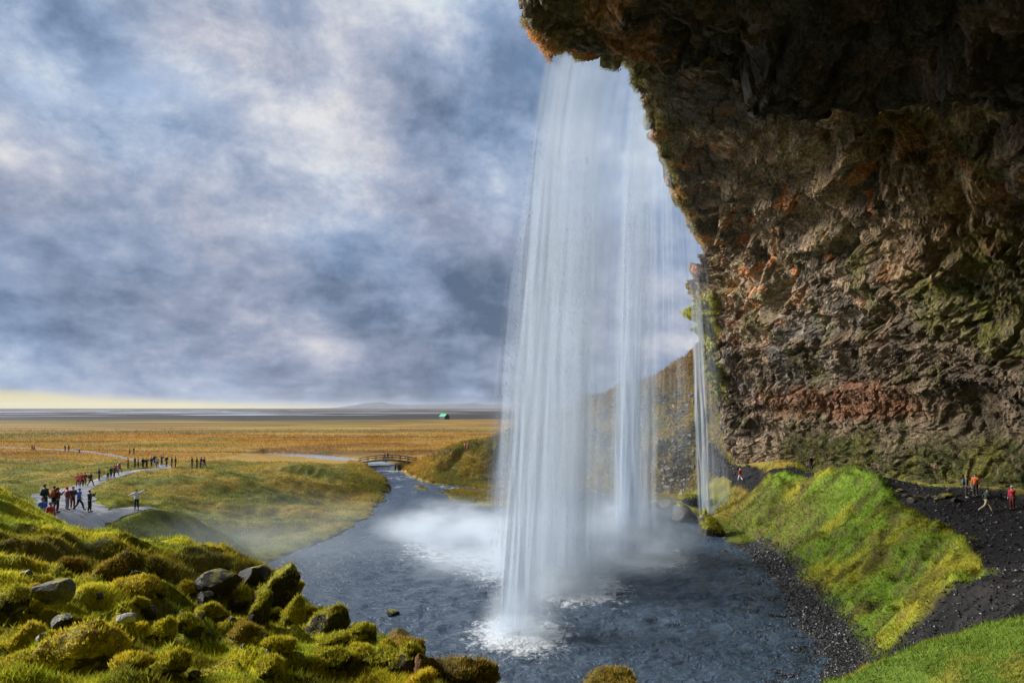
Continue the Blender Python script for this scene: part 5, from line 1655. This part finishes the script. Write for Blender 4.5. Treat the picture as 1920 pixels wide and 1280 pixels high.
def blades(name, P, C, hgt, wid, lean, seed, label, cat, up=None):
    n = len(P)
    r = np.random.default_rng(seed)
    a = r.uniform(0, 2 * np.pi, n)
    side = np.stack([np.cos(a), np.sin(a), np.zeros(n)], 1)
    b = r.uniform(0, 2 * np.pi, n)
    tip = np.stack([np.cos(b) * lean, np.sin(b) * lean, np.ones(n)], 1) * r.uniform(0.6, 1.3, (n, 1))
    if up is not None:
        tip = tip * 0.55 + up * 0.9
    hg = hgt * r.uniform(0.6, 1.4, n); wd_ = wid * r.uniform(0.7, 1.3, n)
    V = np.stack([P - side * wd_[:, None] * 0.5, P + side * wd_[:, None] * 0.5, P + tip * hg[:, None]], 1)
    V[:, :2, 2] -= (0.25 * hg)[:, None]
    col3 = 1.45 * C * r.uniform(0.65, 1.45, (n, 1)) * np.stack([r.uniform(0.85, 1.2, n), r.uniform(0.9, 1.1, n), r.uniform(0.8, 1.2, n)], 1)
    VC = np.stack([col3, col3, col3], 1) * 0.95
    me = mesh_np(name, V.reshape(-1, 3), np.arange(n * 3).reshape(-1, 3))
    set_col(me, np.clip(VC.reshape(-1, 3), 0, 0.8))
    return tag(link(name, me, m_blade), label, cat, kind='stuff')


r = np.random.default_rng(77)


def scatter(n, y0, y1, x0f, x1f, keep):
    y = np.exp(r.uniform(math.log(y0), math.log(y1), n))
    x = r.uniform(x0f, x1f, n) * y
    h, c_, dk, wd_, dp_ = gsample(x, y)
    k = keep(x, y, h, dk, wd_, dp_)
    return np.stack([x, y, h], 1)[k], c_[k]


P, C = scatter(480000, 4.4, 32, -0.98, 0.12, lambda x, y, h, dk, wd_, dp_: (wd_ > 0.5) & (dp_ > 0.0) & (dk < 0.5) & (r.uniform(0, 1, len(x)) < 0.35 + 1.2 * sstep(0.35, 0.6, fbm2(x / 0.8, y / 0.8, 2, 300))))
blades('moss_grass', P, C * 1.1, 0.0038 * P[:, 1] + 0.028, 0.0013 * P[:, 1] + 0.004, 0.8, 1, 'short moss and grass covering the left bank', 'moss')
P, C = scatter(130000, 6.5, 26, 0.2, 1.05, lambda x, y, h, dk, wd_, dp_: (wd_ > 0.5) & (dp_ > 0.0) & (dk < 0.5))
blades('grass', P, C * 1.1, 0.004 * P[:, 1] + 0.03, 0.0013 * P[:, 1] + 0.004, 0.8, 2, 'bright green grass on the near right bank', 'grass')
P, C = scatter(210000, 33, 98, 0.2, 0.85, lambda x, y, h, dk, wd_, dp_: (wd_ > 1.2) & (dp_ > -0.5 * r.uniform(0, 1, len(x))) & (dk < 0.75) & (x < 40))
blades('grass', P, C * 1.05, 0.0022 * P[:, 1] + 0.06, 0.0011 * P[:, 1] + 0.01, 0.9, 3, 'thick yellow-green grass on the bank right of the pool', 'grass')
P, C = scatter(330000, 42, 420, -0.85, 0.0, lambda x, y, h, dk, wd_, dp_: (wd_ > 0.4) & (dp_ > 0.15) & (dk < 0.5) & (h > -14.9) & ~((x > -78) & (x < -27) & (y > 160) & (y < 200) & (h < -12.9)) & (r.uniform(0, 1, len(x)) < (0.4 + sstep(0.4, 0.6, fbm2(x / 3, y / 3, 2, 301))) * sstep(420, 150, y)))
blades('grass', P, C, 0.0017 * P[:, 1] + 0.08, 0.0011 * P[:, 1] + 0.02, 0.9, 4, 'rough yellow grass on the valley floor and plain', 'grass')
P, C = scatter(150000, 108, 175, -0.24, 0.34, lambda x, y, h, dk, wd_, dp_: (wd_ > 0.4) & (dp_ > 0.1) & (h > -14.8))
blades('grass', P, C, 0.0022 * P[:, 1] + 0.1, 0.0013 * P[:, 1] + 0.02, 0.9, 5, 'tussocky grass on the hillside behind the falls', 'grass')

# moss fuzz over the boulders
bpy.context.view_layer.update()
PP, CC, UU, HH = [], [], [], []
for o, me, kd in ROCKS:
    co = np.empty(len(me.vertices) * 3); me.vertices.foreach_get('co', co); co = co.reshape(-1, 3)
    no = np.empty(len(me.vertices) * 3); me.vertices.foreach_get('normal', no); no = no.reshape(-1, 3)
    M = np.array(o.matrix_world)
    k = r.integers(0, len(co), int(min(6500, 1800 + 3800 * o.scale.x)))
    p = (co[k] + r.normal(0, 0.055, (len(k), 3))) @ M[:3, :3].T + M[:3, 3]
    n_ = (no[k] / np.array(o.scale)) ; n_ = n_ @ np.array(o.rotation_euler.to_matrix()).T
    n_ /= np.linalg.norm(n_, axis=1, keepdims=True) + 1e-9
    lim = {'moss': -0.15, 'gold': -0.25, 'half': 0.35, 'brown': 0.05}[kd]
    kk = n_[:, 2] + r.normal(0, 0.2, len(k)) > lim
    base = {'moss': (0.36, 0.33, 0.03), 'gold': (0.47, 0.38, 0.034), 'half': (0.30, 0.29, 0.028), 'brown': (0.28, 0.21, 0.032)}[kd]
    PP.append(p[kk]); UU.append(n_[kk]); CC.append(np.tile(base, (kk.sum(), 1))); HH.append(0.0014 * p[kk][:, 1] + 0.012)
P = np.concatenate(PP); HH = np.concatenate(HH)
blades('moss', P, np.concatenate(CC), HH, HH * 0.6, 0.7, 6, 'fuzzy moss growing over the boulders', 'moss', np.concatenate(UU))

# hanging moss and tufts on the cliff
fl = CLIFF_MOSS.ravel()
cand = np.where((fl > 0.3) & (ROOFN.ravel() < 0.3) & (SV.ravel() > 1.0) & (SV.ravel() < 13) & (SU.ravel() > 2.2) & (SU.ravel() < 13.6))[0]
k = r.choice(cand, 90000, p=fl[cand] / fl[cand].sum())
P = CLIFF_P.reshape(-1, 3)[k] + r.normal(0, 0.07, (len(k), 3)); Nn = CLIFF_N.reshape(-1, 3)[k]
C = CLIFF_C.reshape(-1, 3)[k] * 1.15
up = Nn * 0.9 + np.array([0, 0, -0.55])
blades('hanging_moss', P, C, 0.0013 * P[:, 1] + 0.14, 0.0010 * P[:, 1] + 0.03, 0.4, 7, 'hanging moss and tufts clinging to the cliff', 'moss', up)


def stones(name, P, S, seed, mat, label, N=None):
    n = len(P)
    rr = np.random.default_rng(seed)
    o8 = np.array([[1, 0, 0], [-1, 0, 0], [0, 1, 0], [0, -1, 0], [0, 0, 0.8], [0, 0, -0.8]])
    V = o8[None] * rr.uniform(0.55, 1.3, (n, 6, 1)) + rr.normal(0, 0.22, (n, 6, 3))
    a = rr.uniform(0, 6.28, n); ca, sa = np.cos(a), np.sin(a)
    V = np.stack([V[..., 0] * ca[:, None] - V[..., 1] * sa[:, None], V[..., 0] * sa[:, None] + V[..., 1] * ca[:, None], V[..., 2] * rr.uniform(0.5, 1.0, (n, 1))], -1)
    V = V * S[:, None, None] + P[:, None]
    f8 = np.array([[0, 2, 4], [2, 1, 4], [1, 3, 4], [3, 0, 4], [2, 0, 5], [1, 2, 5], [3, 1, 5], [0, 3, 5]])
    fcs = f8[None] + (np.arange(n) * 6)[:, None, None]
    me = mesh_np(name, V.reshape(-1, 3), fcs.reshape(-1, 3), smooth=False)
    return me


def stone_mat(name, a, b, rough):
    m, t, out = new_mat(name)
    geo = t.new('ShaderNodeNewGeometry')
    rnd = geo.outputs['Random Per Island']
    cc = t.mix(rnd, a, b)
    principled(t, out, cc, rough, t.bump(t.noise(geo.outputs['Position'], 20, 4, 0.6), 0.4, 0.03))
    return m


m_peb = stone_mat('wet_pebbles', (0.012, 0.012, 0.013), (0.055, 0.055, 0.060), 0.4)
y = np.exp(r.uniform(math.log(29), math.log(74), 60000)); x = r.uniform(0.15, 0.62, 60000) * y
h, c_, dk, wd_, dp_ = gsample(x, y)
kk = (wd_ > -3.2 + 2.2 * r.uniform(0, 1, len(x))) & (wd_ < 3.2) & (h < -13.0)
P = np.stack([x, y, np.maximum(h, -15.06)], 1)[kk]
S = (0.0011 * P[:, 1] + 0.02) * r.uniform(0.6, 1.9, len(P))
tag(link('gravel', stones('gravel', P, S, 8, None, None), m_peb), 'wet dark pebbles along the right shore of the pool', 'gravel', kind='stuff')
# rubble on the ledge and in the gully
y = np.exp(r.uniform(math.log(20), math.log(110), 40000)); x = r.uniform(0.3, 0.98, 40000) * y
h, c_, dk, wd_, dp_ = gsample(x, y)
kk = (dk > 0.5) & (h > -13.5) & (r.uniform(0, 1, len(x)) < 0.5) & (x < 44)
P = np.stack([x, y, h + 0.14], 1)[kk]
S = (0.0012 * P[:, 1] + 0.02) * r.uniform(0.5, 1.8, len(P))
tag(link('gravel', stones('gravel', P, S, 9, None, None), m_peb), 'loose black rubble on the ledge below the cliff', 'gravel', kind='stuff')
# knobbly stones set in the cliff face
m_cob = stone_mat('cliff_stones', (0.05, 0.038, 0.027), (0.27, 0.21, 0.15), 0.75)
cand = np.where((ROOFN.ravel() < 0.3) & (SV.ravel() > 4.0) & (SV.ravel() < 10.2) & (SU.ravel() > 3.2) & (SU.ravel() < 12.5) & (fl < 0.5))[0]
k = r.choice(cand, 17000)
P = CLIFF_P.reshape(-1, 3)[k] + r.normal(0, 0.08, (len(k), 3))
S = (0.0009 * P[:, 1] + 0.03) * r.uniform(0.5, 1.7, len(P))
st_o = link('embedded_stones', stones('embedded_stones', P, S, 10, None, None), m_cob, cliff)
st_o['kind'] = 'stuff'
# rocky outcrop on the hillside behind the second fall
y = r.uniform(110, 150, 5000); x = r.uniform(0.10, 0.27, 5000) * y
h, c_, dk, wd_, dp_ = gsample(x, y)
kk = (fbm2(x / 4, y / 4, 3, 310) > 0.5) & (wd_ > 0.3) & (h < 3) & (dp_ > 0.2)
P = np.stack([x, y, h], 1)[kk]
S = r.uniform(0.15, 0.75, len(P)) ** 1.3
m_out = stone_mat('outcrop_rock', (0.025, 0.026, 0.030), (0.11, 0.11, 0.115), 0.6)
tag(link('rock_rubble', stones('rock_rubble', P, S, 12, None, None), m_out), 'dark rocks strewn over the hillside behind the falls', 'rubble', kind='stuff')

# ------------------------------------------------------------------ air
m_haze, t, out = new_mat('haze_air')
pv = t.new('ShaderNodeVolumePrincipled')
t.put(pv.inputs['Color'], (0.86, 0.92, 1.0))
t.put(pv.inputs['Density'], 0.00002)
t.l.new(pv.outputs[0], out.inputs['Volume'])
bm = bmesh.new()
add_box(bm, (0, 13000, 90), (51000, 28000, 220))
hz_o = tag(link('haze', bm_mesh('haze', bm), m_haze), 'thin blue air over the far plain', 'haze', kind='stuff')
